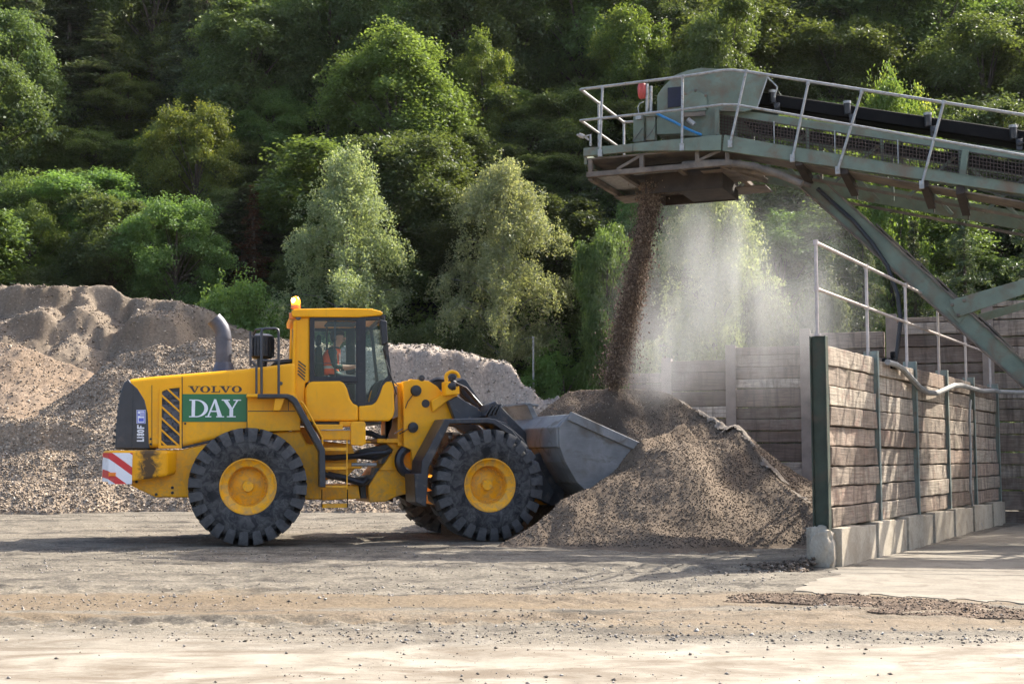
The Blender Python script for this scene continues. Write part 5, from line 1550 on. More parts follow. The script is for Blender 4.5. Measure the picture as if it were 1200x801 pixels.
def seg_ridge(X, Y, pts, slope):
    """max over a chain of 3-d ridge points of (height - slope*distance)"""
    H = np.full(X.shape, -9.0)
    for (xa,ya,ha), (xb,yb,hb) in zip(pts[:-1], pts[1:]):
        dx, dy = xb-xa, yb-ya; L2 = dx*dx+dy*dy
        t = np.clip(((X-xa)*dx + (Y-ya)*dy)/L2, 0, 1)
        d = np.hypot(X-(xa+t*dx), Y-(ya+t*dy))
        H = np.maximum(H, ha + t*(hb-ha) - slope*d)
    return H
def smax(a, b, k):
    h = np.clip(0.5 + 0.5*(a-b)/k, 0, 1)
    return b*(1-h) + a*h + k*h*(1-h)
def P3(px, py, Y): v = at(px, py, Y); return (v.x, v.y, v.z)

# ------------------------------------------------------------------ brown working heap under the spout
APEX = P3(706, 452, 24.3)
R1 = [P3(668,462,24.8), APEX, P3(745,456,24.0), P3(786,466,23.6), P3(822,482,22.9), P3(860,507,22.0), P3(902,548,21.0), P3(948,597,20.0), P3(985,628,19.0)]
R2 = [P3(585,636,19.4), P3(630,612,19.7), P3(690,578,20.2), P3(742,543,20.8), P3(785,516,21.3), P3(830,512,21.9)]
_tp = FF.tr1(-1.62, (747, 521))
def _ffw(x, y): return (FF.ox + x*FF.f[0] + y*FF.n[0], FF.oy + x*FF.f[1] + y*FF.n[1])
R3 = [(*_ffw(_tp[0]+0.10, -1.62), _tp[1]+0.03), (*_ffw(_tp[0]+0.50, -1.45), _tp[1]+0.22), (*_ffw(_tp[0]+1.0, -1.0), _tp[1]+0.36)]
def brown(X, Y):
    wx = X + 0.20*fbm(X, Y, 1.1, 3, 3); wy = Y + 0.20*fbm(X, Y, 1.1, 3, 9)
    h1 = seg_ridge(wx, wy, R1, 0.66)
    h2 = seg_ridge(wx, wy, R2, 0.60)
    # bucket bite: nothing stands where the bucket and machine are, the face behind it is steep
    lx = (X-FF.ox)*FF.f[0] + (Y-FF.oy)*FF.f[1]; ly = (X-FF.ox)*FF.n[0] + (Y-FF.oy)*FF.n[1]
    inb = sstep(-1.95, -1.68, ly) * (1 - sstep(0.35, 1.25, ly))
    face = np.interp(lx, [1.25, 1.35, 1.9, 2.25, 2.75, 3.6], [0.1, 0.35, 1.05, 1.33, 1.48, 3.4]) + 0.10*fbm(X, Y, 0.5, 3, 31)
    face = np.where(lx < 1.25, -0.2, face)
    h1 = np.where(inb > 0.02, np.minimum(h1, face + (1-inb)*2.0), h1)
    front = ly < -1.66
    h2b = np.where(front, h2, np.minimum(h2, face))
    H = smax(h1, h2b, 0.12)
    H = np.maximum(H, seg_ridge(wx, wy, R3, 1.15))
    H = H + 0.07*(np.abs(fbm(wx*1.0, wy*0.35, 0.7, 3, 43)) - 0.2)*sstep(0.1, .6, H)
    H = H + 0.17*fbm(X, Y, 0.9, 4, 11, 0.34)*sstep(0, .4, H) + 0.030*fbm(X, Y, 0.26, 4, 17, 0.36) + 0.008*fbm(X, Y, 0.06, 2, 23)
    foot = -0.06
    return np.where(H > -0.2, H, -0.22)
hb = heap('crushed_stone_heap', brown, -1.2, 6.4, 15.9, 27.2, 0.026, HEAP_BROWN, 'freshly tipped dark brown stone heap in front of the bucket, under the falling stream')
def scatter_on(fn, name, x0, x1, y0, y1, n, smin, smax_, mat, seed, parent, lift=0.3, zmin=0.03, power=2.5):
    g = np.random.default_rng(seed)
    X = g.uniform(x0, x1, n*3); Y = g.uniform(y0, y1, n*3); Z = fn(X, Y)
    k = np.where(Z > zmin)[0][:n]
    S = smin + (smax_-smin)*g.random(len(k))**power
    P_ = np.stack([X[k], Y[k], Z[k] + S*lift], 1)
    o = link(name, stones_mesh(name, P_, S, seed), mat, parent); o['kind'] = 'stuff'; return o
scatter_on(brown, 'loose_stones', -0.9, 5.6, 16.2, 25.6, 110000, 0.004, 0.018, STONE_BROWN, 51, hb, power=2.6)
# pale dusty crust along the far rim
crust_pts = [P3(790,464,23.55), P3(822,479,22.95), P3(862,503,22.05), P3(905,546,21.05), P3(940,583,20.3)]
def crust(X, Y):
    h = seg_ridge(X, Y, crust_pts, 0.9) + 0.05
    lx = brown(X, Y)
    n = fbm(X, Y, 0.35, 4, 77)
    d = seg_ridge(X, Y, [(a,b,0) for a,b,c in crust_pts], 1.0)
    on = (-d) < 0.10 + 0.22*n + 0.10*fbm(X, Y, 0.12, 2, 79)
    return np.where(on & (lx > 0), lx + 0.02 + 0.10*np.maximum(0, n), -0.3)
HEAP_CRUST = M_heap('pale_wet_crust', (0.13, 0.106, 0.083), (0.215, 0.182, 0.148), (0.21, 0.18, 0.145), 20, 0.3, 0.7)
def _crust():
    xs = np.arange(2.4, 5.2, 0.03); ys = np.arange(19.6, 24.4, 0.03); X, Y = np.meshgrid(xs, ys); Z = crust(X, Y); keep = Z > -0.2
    q = keep[:-1,:-1] & keep[1:,:-1] & keep[:-1,1:] & keep[1:,1:]; ny, nx = X.shape; idx = np.arange(nx*ny).reshape(ny, nx)
    Fc = np.stack([idx[:-1,:-1][q], idx[:-1,1:][q], idx[1:,1:][q], idx[1:,:-1][q]], 1); used = np.unique(Fc); rm = np.full(nx*ny,-1); rm[used] = np.arange(len(used))
    o = link('pale_crust', np_mesh('pale_crust', np.stack([X.ravel(),Y.ravel(),Z.ravel()],1)[used], rm[Fc], smooth=True), HEAP_CRUST, hb)
_crust()

# ------------------------------------------------------------------ stock heaps behind the machine
def gully(X, Y, s, seed):   # vertical rills
    return np.abs(fbm(X, Y*0.35, s, 4, seed))
GR = [P3(-90,560,36.5), P3(-20,515,36.8), P3(40,468,37.2), P3(92,441,37.6), P3(145,416,38.0), P3(200,402,38.2), P3(252,396,38.2), P3(320,397,38.2), P3(400,400,38.2), P3(470,418,37.8), P3(540,470,36.5), P3(600,520,35)]
def gravel(X, Y):
    wx = X + 0.25*fbm(X, Y, 1.6, 3, 103)
    wy = Y + 0.35*fbm(X, Y, 1.6, 3, 107)
    H = seg_ridge(wx, wy, GR, 0.68)
    # upper lip worn to a scarp, lower bench
    yr = wy
    H = H - 0.35*sstep(0.0, 0.5, fbm(X, Y, 2.2, 3, 111))*sstep(1.0, 3.0, H)
    bench = seg_ridge(wx, wy, [P3(-140,495,34.6), P3(-30,491,34.6), P3(60,487,34.4), P3(112,500,34.0), P3(150,540,33.0)], 0.62)
    H = smax(H, bench - 0.55*sstep(0.15, 0.45, 34.4 - wy)*sstep(0.6, 1.2, bench), 0.10)
    H = H + 0.12*fbm(X, Y, 1.0, 4, 113) + 0.07*fbm(X, Y, 0.28, 4, 117) + 0.03*fbm(X, Y, 0.09, 2, 119)
    return np.where(H > 0.02*fbm(X, Y, 0.5, 3, 7), H, -0.2)
hg = heap('gravel_heap', gravel, -19.5, 2.6, 28.0, 42, 0.055, HEAP_GRAVEL, 'long heap of coarse beige gravel standing just behind the yellow loader')
scatter_on(gravel, 'loose_stones', -13.5, 1.5, 30.2, 38.3, 90000, 0.012, 0.046, STONE_GRAVEL, 61, hg, power=2.5)

def cliffy(X, Y, ridge, cl_d, cl_h, slope, seeds, terr=0.0):
    """heap with a broken scarp below its crest, then a slope of fallen material"""
    wx = X + 0.55*fbm(X, Y, 2.3, 4, seeds) + 0.15*fbm(X, Y, 0.6, 3, seeds+9)
    wy = Y + 0.9*fbm(X, Y, 2.6, 4, seeds+1) + 0.25*fbm(X, Y, 0.7, 3, seeds+5)
    rx = np.array([p[0] for p in ridge]); ry = np.array([p[1] for p in ridge]); rh = np.array([p[2] for p in ridge])
    top = np.interp(X, rx, rh); yr = np.interp(X, rx, ry)
    d = yr - wy                          # metres in front of the crest
    plate = top - 0.05*np.maximum(d, 0)
    k = cl_d + 1.0*fbm(X, X*0, 2.6, 4, seeds+3)
    c1 = sstep(k, k+0.40, d)*cl_h*(0.35+1.0*sstep(-0.3, 0.35, fbm(X, X*0+3, 1.9, 3, seeds+31)))
    H = plate - c1 - slope*np.maximum(d-k-0.3, 0)
    if terr:
        k2 = k + terr + 0.8*fbm(X, X*0+9, 2.4, 3, seeds+6)
        H = H - 0.8*cl_h*sstep(k2, k2+0.5, d)*sstep(0.0, 0.35, 0.4+fbm(X, Y*0, 2.6, 2, seeds+8)) + 0.30*np.maximum(0, np.minimum(d-k-0.3, terr))
    H = np.where(d < 0, top + 0.75*d, H)
    H = H - 0.32*gully(X, Y, 0.9, seeds+11)*sstep(0.2, 1.0, d) + 0.28*fbm(X, Y, 1.3, 4, seeds+21)*sstep(0.3, 1.5, d) + 0.10*fbm(X, Y, 0.45, 4, seeds+13) + 0.05*fbm(X, Y, 0.14, 3, seeds+15)
    return H
SR = [P3(-160,345,44), P3(-60,338,44), P3(0,336,44), P3(60,337,44), P3(100,334,44), P3(128,334,44), P3(150,347,44), P3(178,351,44), P3(215,353,44), P3(250,366,44), P3(275,383,44), P3(320,396,43.6), P3(360,405,43.2), P3(420,420,43)]
def sand(X, Y):
    H = cliffy(X, Y, SR, 0.40, 0.95, 0.46, 201, 1.3)
    H = H - 1.6*sstep(SR[-2][0], SR[-1][0]+0.6, X)
    return np.where(H > 0.0, H, -0.2)
hs_ = heap('sandy_heap', sand, -22, -3.6, 33, 50, 0.065, HEAP_SAND, 'tallest pale sandy heap with crumbling cliff edges below the wood')
scatter_on(sand, 'loose_stones', -18, -4, 37, 44, 12000, 0.015, 0.06, STONE_GRAVEL, 63, hs_)
TR = [P3(-120,385,40.5), P3(-40,392,40.5), P3(0,401,40.4), P3(28,404,40.3), P3(62,417,40.1), P3(100,432,39.8), P3(140,462,39.0), P3(190,500,38)]
def tan_(X, Y):
    H = seg_ridge(X + 0.3*fbm(X, Y, 1.5, 3, 301), Y + 0.4*fbm(X, Y, 1.6, 3, 303), TR, 0.60)
    H = H + 0.10*fbm(X, Y, 0.9, 4, 305) + 0.05*fbm(X, Y, 0.2, 4, 307) - 0.08*gully(X, Y, 0.6, 309)
    return np.where(H > 0, H, -0.2)
ht = heap('tan_heap', tan_, -22, -9.0, 32, 46, 0.06, HEAP_TAN, 'smooth tan heap at the photo edge between the cliffed heap and the gravel')
scatter_on(tan_, 'loose_stones', -19, -10, 34, 41, 9000, 0.012, 0.05, STONE_GRAVEL, 65, ht)
QR = [P3(380,412,37), P3(430,405,37), P3(470,402.5,37), P3(505,404,37), P3(532,412,37), P3(560,419,37), P3(585,421,36.8), P3(600,427,36.5), P3(612,444,36.2), P3(628,458,36.0), P3(655,464,35.5), P3(700,474,35), P3(760,490,34.5)]
def grey(X, Y):
    H = cliffy(X, Y, QR, 0.25, 1.2, 0.66, 401, 0.0)
    e = sstep(QR[0][0]-0.8, QR[0][0]+0.6, X)
    H = H - 3.0*(1-e)
    H = H - 0.35*np.abs(fbm(X, Y*0.2, 0.9, 3, 421))*sstep(0.2, 0.8, QR[0][1]-Y)
    return np.where(H > 0, H, -0.2)
hq = heap('quarry_dust_heap', grey, -6.4, 4.6, 30.2, 43, 0.055, HEAP_GREY, 'grey clotted heap with a steep broken face, behind the loader arms')
scatter_on(grey, 'loose_stones', -5, 4, 31, 37, 9000, 0.012, 0.055, STONE_GREY, 67, hq)

# ------------------------------------------------------------------ ground, bay floor, spill, hillside
def ground_z(X, Y):
    rough = sstep(9.0, 10.6, Y + 0.8*fbm(X, Y, 2.0, 3, 501))
    ruts = 0.020*np.sin((Y + 0.25*fbm(X, Y, 3.0, 3, 503))*5.2)*sstep(10.0, 11.5, Y)*(1-sstep(15, 18, Y))
    z = 0.045*fbm(X*0.45, Y, 1.6, 4, 505)*rough + 0.020*fbm(X, Y, 0.30, 4, 507)*rough + ruts*0.5 + 0.010*fbm(X, Y, 0.10, 2, 509)*rough + 0.004*fbm(X, Y, 0.2, 3, 511)
    for yc in (10.6, 11.9, 13.3, 15.6, 17.3, 18.6, 24.5):      # tyre tracks: bars pressed in two handed lanes
        yy = Y - yc - 0.35*fbm(X, X*0+yc, 6.0, 2, 515); lane = sstep(0.36, 0.28, np.abs(yy))*sstep(-0.2, 0.25, fbm(X, Y, 3.5, 2, 517+int(yc)))
        z = z - 0.015*lane + 0.019*lane*np.sin(2*PI*(X + 0.9*np.abs(yy))/0.36)
    far = sstep(40, 60, np.hypot(X, Y-15)); 
    bay = sstep(0.0, 0.6, ((X-WF.ox)*math.sin(WF.th) - (Y-WF.oy)*math.cos(WF.th)))*sstep(11.5, 12.2, Y)
    return z*(1-far)*(1-0.96*bay) - 0.05*bay*0
def build_ground():
    xs = np.concatenate([-np.geomspace(600, 16, 26)[:-1], np.arange(-16, 15.01, 0.065), np.geomspace(15, 600, 26)[1:]])
    ys = np.concatenate([-np.geomspace(600, 2, 24)[:-1], np.linspace(-2, 6.6, 14)[:-1], np.geomspace(6.6, 36, 430), np.geomspace(36, 900, 26)[1:]])
    X, Y = np.meshgrid(xs, ys); Z = ground_z(X, Y); ny, nx = X.shape
    idx = np.arange(nx*ny).reshape(ny, nx)
    Fc = np.stack([idx[:-1,:-1].ravel(), idx[:-1,1:].ravel(), idx[1:,1:].ravel(), idx[1:,:-1].ravel()], 1)
    t = NT('yard_surface'); v = t.coord()
    tc = t.n('ShaderNodeTexCoord'); sp = t.n('ShaderNodeSeparateXYZ'); t.l(tc.outputs['Object'], sp.inputs[0])
    wav = t.coord('Object', (0.22, 1, 1))
    n1 = t.noise(wav, 0.8, 6, 0.6, 0.4); n2 = t.noise(v, 2.2, 7, 0.65, 0.3); n3 = t.noise(v, 22, 6, 0.7)
    nl = t.noise(t.coord('Object', (0.3, 1, 1)), 1.9, 6, 0.62, 0.5)
    dirt = t.ramp(n2, [(0.38, (0.046, 0.038, 0.028)), (0.5, (0.098, 0.083, 0.061)), (0.62, (0.160, 0.138, 0.103))])
    pv = t.n('ShaderNodeTexVoronoi'); pv.inputs['Scale'].default_value = 36; t.l(v, pv.inputs['Vector']); ps = t.n('ShaderNodeSeparateXYZ'); t.l(pv.outputs['Color'], ps.inputs[0])
    pm = t.math('MULTIPLY', t.math('GREATER_THAN', ps.outputs[0], 0.62), t.ramp(pv.outputs['Distance'], [(0.30, 1.0), (0.45, 0.0)]))
    pm = t.math('MULTIPLY', pm, t.ramp(t.noise(wav, 1.3, 4), [(0.42, 0.0), (0.58, 0.9)]))
    dirt = t.mix(pm, dirt, t.ramp(ps.outputs[1], [(0.0, (0.045, 0.04, 0.036)), (0.6, (0.13, 0.115, 0.10)), (1.0, (0.30, 0.27, 0.235))]))
    streak = t.ramp(nl, [(0.42, 0.0), (0.60, 0.7)])
    dirt = t.mix(streak, dirt, (0.195, 0.168, 0.125))
    # damp ochre wheel lanes about 11-12.5 m out
    ywob = t.math('ADD', sp.outputs['Y'], t.math('MULTIPLY_ADD', n1, 3.6, -1.8))
    def band(c, w):
        d = t.math('ABSOLUTE', t.math('SUBTRACT', ywob, c)); return t.math('SUBTRACT', 1.0, t.math('DIVIDE', d, w), clamp=True)
    lanes = t.math('MAXIMUM', band(12.3, 1.1), t.math('MULTIPLY', band(10.9, 0.7), 0.8))
    lm = t.ramp(t.math('MULTIPLY', lanes, t.ramp(n2, [(0.25, 0.5), (0.6, 1.1)])), [(0.26, 0.0), (0.60, 0.85)])
    col = t.mix(lm, dirt, (0.150, 0.108, 0.062))
    grain = t.ramp(n3, [(0.33, 0.10), (0.67, 0.90)])
    col = t.mix(t.math('MULTIPLY_ADD', lm, -0.3, 0.62), col, grain, 'OVERLAY')
    # swept pale concrete in the foreground, dirt lying on it in streaks
    edge = t.math('ADD', sp.outputs['Y'], t.math('MULTIPLY_ADD', n1, 2.6, -1.3))
    cm = t.ramp(t.math('DIVIDE', edge, 20.0), [(0.455, 1.0), (0.505, 0.0)])
    cc = t.ramp(n2, [(0.3, (0.16, 0.135, 0.10)), (0.5, (0.25, 0.22, 0.17)), (0.7, (0.315, 0.287, 0.235))])
    film = t.ramp(t.noise(t.coord('Object', (0.4, 1, 1)), 1.9, 9, 0.72, 0.9), [(0.47, 0.0), (0.60, 0.85)])
    cc = t.mix(film, cc, (0.130, 0.100, 0.068))
    col = t.mix(cm, col, cc)
    wet = t.ramp(t.math('MULTIPLY', lm, t.noise(wav, 1.4, 4)), [(0.35, 0.85), (0.6, 0.42)])
    h = t.math('MULTIPLY', t.math('SUBTRACT', 1.0, t.math('MULTIPLY', cm, 0.75)), n3)
    t.pbr(col, wet, 0, t.bump(h, 0.7, 0.03), 0.3)
    o = link('ground', np_mesh('ground', np.stack([X.ravel(), Y.ravel(), Z.ravel()], 1), Fc, smooth=True), t.mat); tag(o, kind='structure')
    return o
build_ground()
# bay floor slab
w = Vector((math.cos(WF.th), math.sin(WF.th), 0)); nrm = Vector((w.y, -w.x, 0)); o0 = Vector((WF.ox, WF.oy, 0))
m = MB()
q0 = gnd(930, 693); q1 = gnd(1200, 706)
pa = o0 + nrm*0.02 + w*11.5; pb = pa + Vector((14, 0, 0)); 
jr = random.Random(19); fr = [(q0.x + (q1.x-q0.x)*k/40 + (jr.uniform(-0.03, 0.03) if k else 0), q0.y + (q1.y-q0.y)*k/40 + 0.10*math.sin(k*0.9) + jr.uniform(-0.07, 0.07)) for k in range(41)]
lf = [(o0.x+nrm.x*0.1 + (q0.x-o0.x-nrm.x*0.1)*k/24 + jr.uniform(-0.05, 0.05), o0.y+nrm.y*0.1 + (q0.y-o0.y-nrm.y*0.1)*k/24) for k in range(1, 24)]
m.prism_z([(o0.x+nrm.x*0.1, o0.y+nrm.y*0.1)] + lf + fr + [ (q1.x+8, q1.y-0.3), (pb.x, pb.y-2), (pa.x+0.3, pa.y-0.2)], -0.10, 0.008)
o = m.build('concrete_floor', CONC_FLOOR); tag(o, kind='structure')
# brown spill lying along the slab's edge
SPL = [P3(858,703,11.95)[:2]+(0.02,), tuple(gnd(905,702))[:2]+(0.055,), tuple(gnd(1000,706))[:2]+(0.085,), tuple(gnd(1090,713))[:2]+(0.085,), tuple(gnd(1180,720))[:2]+(0.06,), tuple(gnd(1260,727))[:2]+(0.05,)]
def spill(X, Y):
    h = seg_ridge(X + 0.1*fbm(X, Y, 0.5, 3, 601), Y + 0.28*fbm(X*0.6, Y, 0.7, 3, 603), SPL, 0.16)
    n = fbm(X, Y, 0.16, 4, 605)
    return np.where(h > 0.0, 0.012 + h*0.50*(0.75+0.9*n) + 0.016*n*np.minimum(1, h*12), -0.2)
sh = heap('soil_spill', spill, 1.6, 6.4, 10.2, 13.0, 0.018, HEAP_SOIL, 'low streak of damp brown soil spilt along the bay floor edge', 'spill')
scatter_on(spill, 'loose_stones', 1.8, 5.6, 10.3, 12.8, 3500, 0.004, 0.016, STONE_BROWN, 71, sh, zmin=0.0)
scatter_on(spill, 'soil_clods', 2.8, 5.6, 10.6, 12.6, 60, 0.012, 0.036, STONE_FALL, 72, sh, zmin=0.03)
# stones strewn over the yard
def strewn():
    g = np.random.default_rng(81); n = 70000
    u = g.random(n); Y = 7.4*(30/7.4)**u; X = g.uniform(-1, 1, n)*(Y*0.43+0.5)
    dens = sstep(-0.15, 0.35, fbm(X*0.35, Y, 1.2, 4, 83)); k = g.random(n) < (0.10 + 0.9*dens)*np.where(Y < 9.4, 0.16, 1.0)
    side = (X-WF.ox)*math.sin(WF.th) - (Y-WF.oy)*math.cos(WF.th); k &= ~((side > 0) & (Y > 12.0))
    X, Y = X[k], Y[k]; S = 0.0035 + 0.017*g.random(len(X))**6
    o = link('loose_stones', stones_mesh('loose_stones', np.stack([X, Y, ground_z(X, Y)+S*0.25], 1), S, 85), STONE_GREY); tag(o, 'small grey stones strewn over the yard surface', 'stones', kind='stuff')
strewn()
def rubble():
    g = np.random.default_rng(87); n = 2600; X = g.normal(3.45, 0.32, n); Y = g.normal(15.75, 0.35, n)
    side = (X-WF.ox)*math.sin(WF.th) - (Y-WF.oy)*math.cos(WF.th); k = side < -0.12; X, Y = X[k], Y[k]; S = 0.006 + 0.035*g.random(len(X))**4
    o = link('loose_stones', stones_mesh('loose_stones', np.stack([X, Y, ground_z(X, Y)+S*0.25+0.10*np.exp(-((X-3.5)**2+(Y-15.8)**2)/0.12)*g.random(len(X))], 1), S, 88), STONE_BROWN); tag(o, 'small rubble gathered at the foot of the green end column', 'rubble', kind='stuff')
rubble()
def hill_start(X): return 41.5 - 2.5*sstep(4.0, 10.0, X)
def hill_z(X, Y): 
    d = Y - hill_start(X) + 2.0*fbm(X, Y, 14, 3, 701)
    return np.where(d > 0, 0.66*d*sstep(0, 6, d) + 0.25*fbm(X, Y, 3, 3, 703), -0.4)
def build_hill():
    xs = np.arange(-110, 110.1, 1.1); ys = np.arange(29, 190, 1.1); X, Y = np.meshgrid(xs, ys); Z = hill_z(X, Y); ny, nx = X.shape
    idx = np.arange(nx*ny).reshape(ny, nx); Fc = np.stack([idx[:-1,:-1].ravel(), idx[:-1,1:].ravel(), idx[1:,1:].ravel(), idx[1:,:-1].ravel()], 1)
    t = NT('woodland_floor'); v = t.coord(); col = t.ramp(t.noise(v, 0.7, 6), [(0.35, (0.016, 0.022, 0.010)), (0.65, (0.035, 0.040, 0.018))]); t.pbr(col, 0.95)
    o = link('hillside', np_mesh('hillside', np.stack([X.ravel(), Y.ravel(), Z.ravel()], 1), Fc, smooth=True), t.mat); tag(o, kind='structure')
build_hill()
# ------------------------------------------------------------------ stone falling from the chute
def stream():
    g = np.random.default_rng(91); n = 90000
    path = np.array([P3(764,216,22.35), P3(759,250,22.5), P3(750,300,22.75), P3(741,345,23.0), P3(731,395,23.4), P3(722,450,23.9)])
    s = g.random(n); k = s*(len(path)-1); i = np.minimum(k.astype(int), len(path)-2); f = (k-i)[:,None]
    C_ = path[i]*(1-f) + path[i+1]*f
    w = 0.078 + 0.07*s**2
    core = g.random(n) < 0.88
    ww = np.where(core, w, w*1.7)
    ang = g.uniform(0, 2*PI, n); r = np.abs(g.normal(0, 1, n))
    off = np.stack([np.cos(ang)*r*ww, np.sin(ang)*r*ww*1.25, g.normal(0, 0.05, n)], 1)
    S = 0.005 + 0.016*g.random(n)**4
    o = link('falling_stone', stones_mesh('falling_stone', C_+off, S, 93, 1.6), STONE_FALL); tag(o, 'dark brown stream of stone pouring from the conveyor head onto the heap', 'falling stone', kind='stuff')
stream()
# dust hanging by the stream
def dust(name, c, r, dens, label, nscale, thr, aniso=0.1, seed=0.0):
    bm = bmesh.new(); bmesh.ops.create_icosphere(bm, subdivisions=4, radius=1.0); me = bpy.data.meshes.new(name); bm.to_mesh(me); bm.free()
    t = NT(name); tc = t.n('ShaderNodeTexCoord')
    ln = t.n('ShaderNodeVectorMath', operation='LENGTH'); t.l(tc.outputs['Object'], ln.inputs[0])
    fall = t.math('POWER', t.math('SUBTRACT', 1.0, t.math('POWER', ln.outputs['Value'], 2.0), clamp=True), 2.0)
    mp = t.n('ShaderNodeMapping'); mp.inputs['Scale'].default_value = (r[0]*1.3, r[1]*1.0, r[2]*0.42); mp.inputs['Location'].default_value = (seed, seed, 0); t.l(tc.outputs['Object'], mp.inputs['Vector'])
    nz = t.ramp(t.noise(mp.outputs['Vector'], nscale, 5, 0.6, 0.6), [(thr, 0.06), (thr+0.28, 1.0)])
    d = t.math('MULTIPLY', t.math('MULTIPLY', fall, nz), dens)
    p = t.n('ShaderNodeVolumePrincipled'); p.inputs['Color'].default_value = (0.90, 0.90, 0.89, 1); p.inputs['Anisotropy'].default_value = aniso
    t.l(d, p.inputs['Density']); t.l(p.outputs[0], t.out.inputs['Volume'])
    o = link(name, me, t.mat); o.location = c; o.scale = r; tag(o, label, 'dust', kind='stuff')
    return o
c = at(772, 415, 23.5); dust('dust_plume', c, (0.9, 1.0, 1.6), 0.72, 'pale plume of dust hanging close beside the falling stone', 0.9, 0.34)
c = at(870, 345, 24.4); dust('dust_veil', c, (3.0, 1.7, 2.7), 0.50, 'thin veil of pale dust drifting across the birch and fence', 0.75, 0.40, seed=3.0)
# ------------------------------------------------------------------ trees
def leaf_mesh(name, P, N, size, tone, seed, aspect=0.55):
    """folded leaf blades: P position, N facing, both (n,3)"""
    g = np.random.default_rng(seed); n = len(P)
    N = N/np.maximum(np.linalg.norm(N, axis=1, keepdims=True), 1e-6)
    r = g.normal(0, 1, (n,3)); A = np.cross(N, r); A /= np.maximum(np.linalg.norm(A, axis=1, keepdims=True), 1e-6); B_ = np.cross(N, A)
    L = (size*g.uniform(0.65, 1.25, n))[:,None]
    v0 = P - A*L*0.5; v2 = P + A*L*0.5 - N*L*0.10; mid = P + A*L*0.02
    v1 = mid + B_*L*aspect*0.5 + N*L*0.08; v3 = mid - B_*L*aspect*0.5 + N*L*0.08
    V_ = np.stack([v0,v1,v2,v3],1).reshape(-1,3)
    b = (np.arange(n)*4)[:,None]
    T_ = np.concatenate([b+np.array([[0,1,2]]), b+np.array([[0,2,3]])], 1).reshape(-1,3)
    return np_mesh(name, V_, T_, np.repeat(tone, 2))
def unit(g, n):
    v = g.normal(0,1,(n,3)); return v/np.linalg.norm(v,axis=1,keepdims=True)

def make_broadleaf(seed, R0=2.6, H=8.0, base=1.6, nl=22, ncl=30, nleaf=60, size=0.165, spread=0.27, lobe=0.30, flat=0.8):
    """crown of many leaf masses (lobes), each carrying sprays of leaves; trunk and limbs reach into the lobes"""
    g = np.random.default_rng(seed)
    ch = (H-base)*0.5; cz = base + ch
    lob = []
    for k in range(nl):
        a = 2*PI*k*0.618034 + g.uniform(-0.5,0.5); t = (k+0.5)/nl
        w = -0.88 + 1.80*t; q = math.sqrt(max(0.03, 1-w*w))
        f_ = g.uniform(0.55, 1.22) if g.random() > 0.2 else g.uniform(0.25,0.6)
        rr = R0*f_*q*0.82
        lob.append((np.array([rr*math.cos(a), rr*math.sin(a), cz + w*ch*(0.70+0.16*g.random())]), R0*lobe*g.uniform(0.50,1.30)))
    Ps, Ns, Ts = [], [], []
    cen = np.array([0,0,cz-0.3*ch])
    for c, r in lob:
        m_ = int(ncl*(r/(R0*lobe))**2)+5
        d = unit(g, m_); out = (c-cen); out = out/max(np.linalg.norm(out),1e-6)
        d = d + 0.50*out + np.array([0,0,0.35]); d /= np.linalg.norm(d,axis=1,keepdims=True)
        cl = c + d*r*g.uniform(0.55,1.15,(m_,1))*np.array([1,1,0.85])
        stray = g.random(m_) < 0.12; cl[stray] += d[stray]*r*0.45
        lt = 0.12*g.normal()
        for j in range(m_):
            k = int(nleaf*g.uniform(0.5,1.5)); sp = spread*g.uniform(0.65,1.35)
            o = g.normal(0,1,(k,3))*sp*np.array([1,1,0.45]); o[:,2] -= 0.30*np.hypot(o[:,0],o[:,1])
            Ps.append(cl[j]+o); Ns.append(d[j]*0.35 + np.array([0,0,0.85]) + g.normal(0,0.5,(k,3))); Ts.append(np.clip(g.normal(0.45,0.15,k)+0.13*g.normal()+lt,0,1))
    P_ = np.concatenate(Ps); N_ = np.concatenate(Ns); T_ = np.concatenate(Ts)
    crown = leaf_mesh('crown', P_, N_, size, T_, seed+1)
    m = MB()
    m.tube([(0,0,-0.6),(0.05,0.02,base*0.6),(0.0,0.05,cz),(0,0,cz+ch*0.55)], [0.20,0.15,0.10,0.03], 8)
    for c, r in lob:
        z0 = base*0.6 + max(0.2,(c[2]-base*0.6)*0.55); m.tube([(0.02,0.03,min(z0,cz+ch*0.4)),(c[0]*0.5,c[1]*0.5,(z0+c[2])*0.5+0.05),tuple(c)], [0.06,0.04,0.015], 5)
    return crown, m
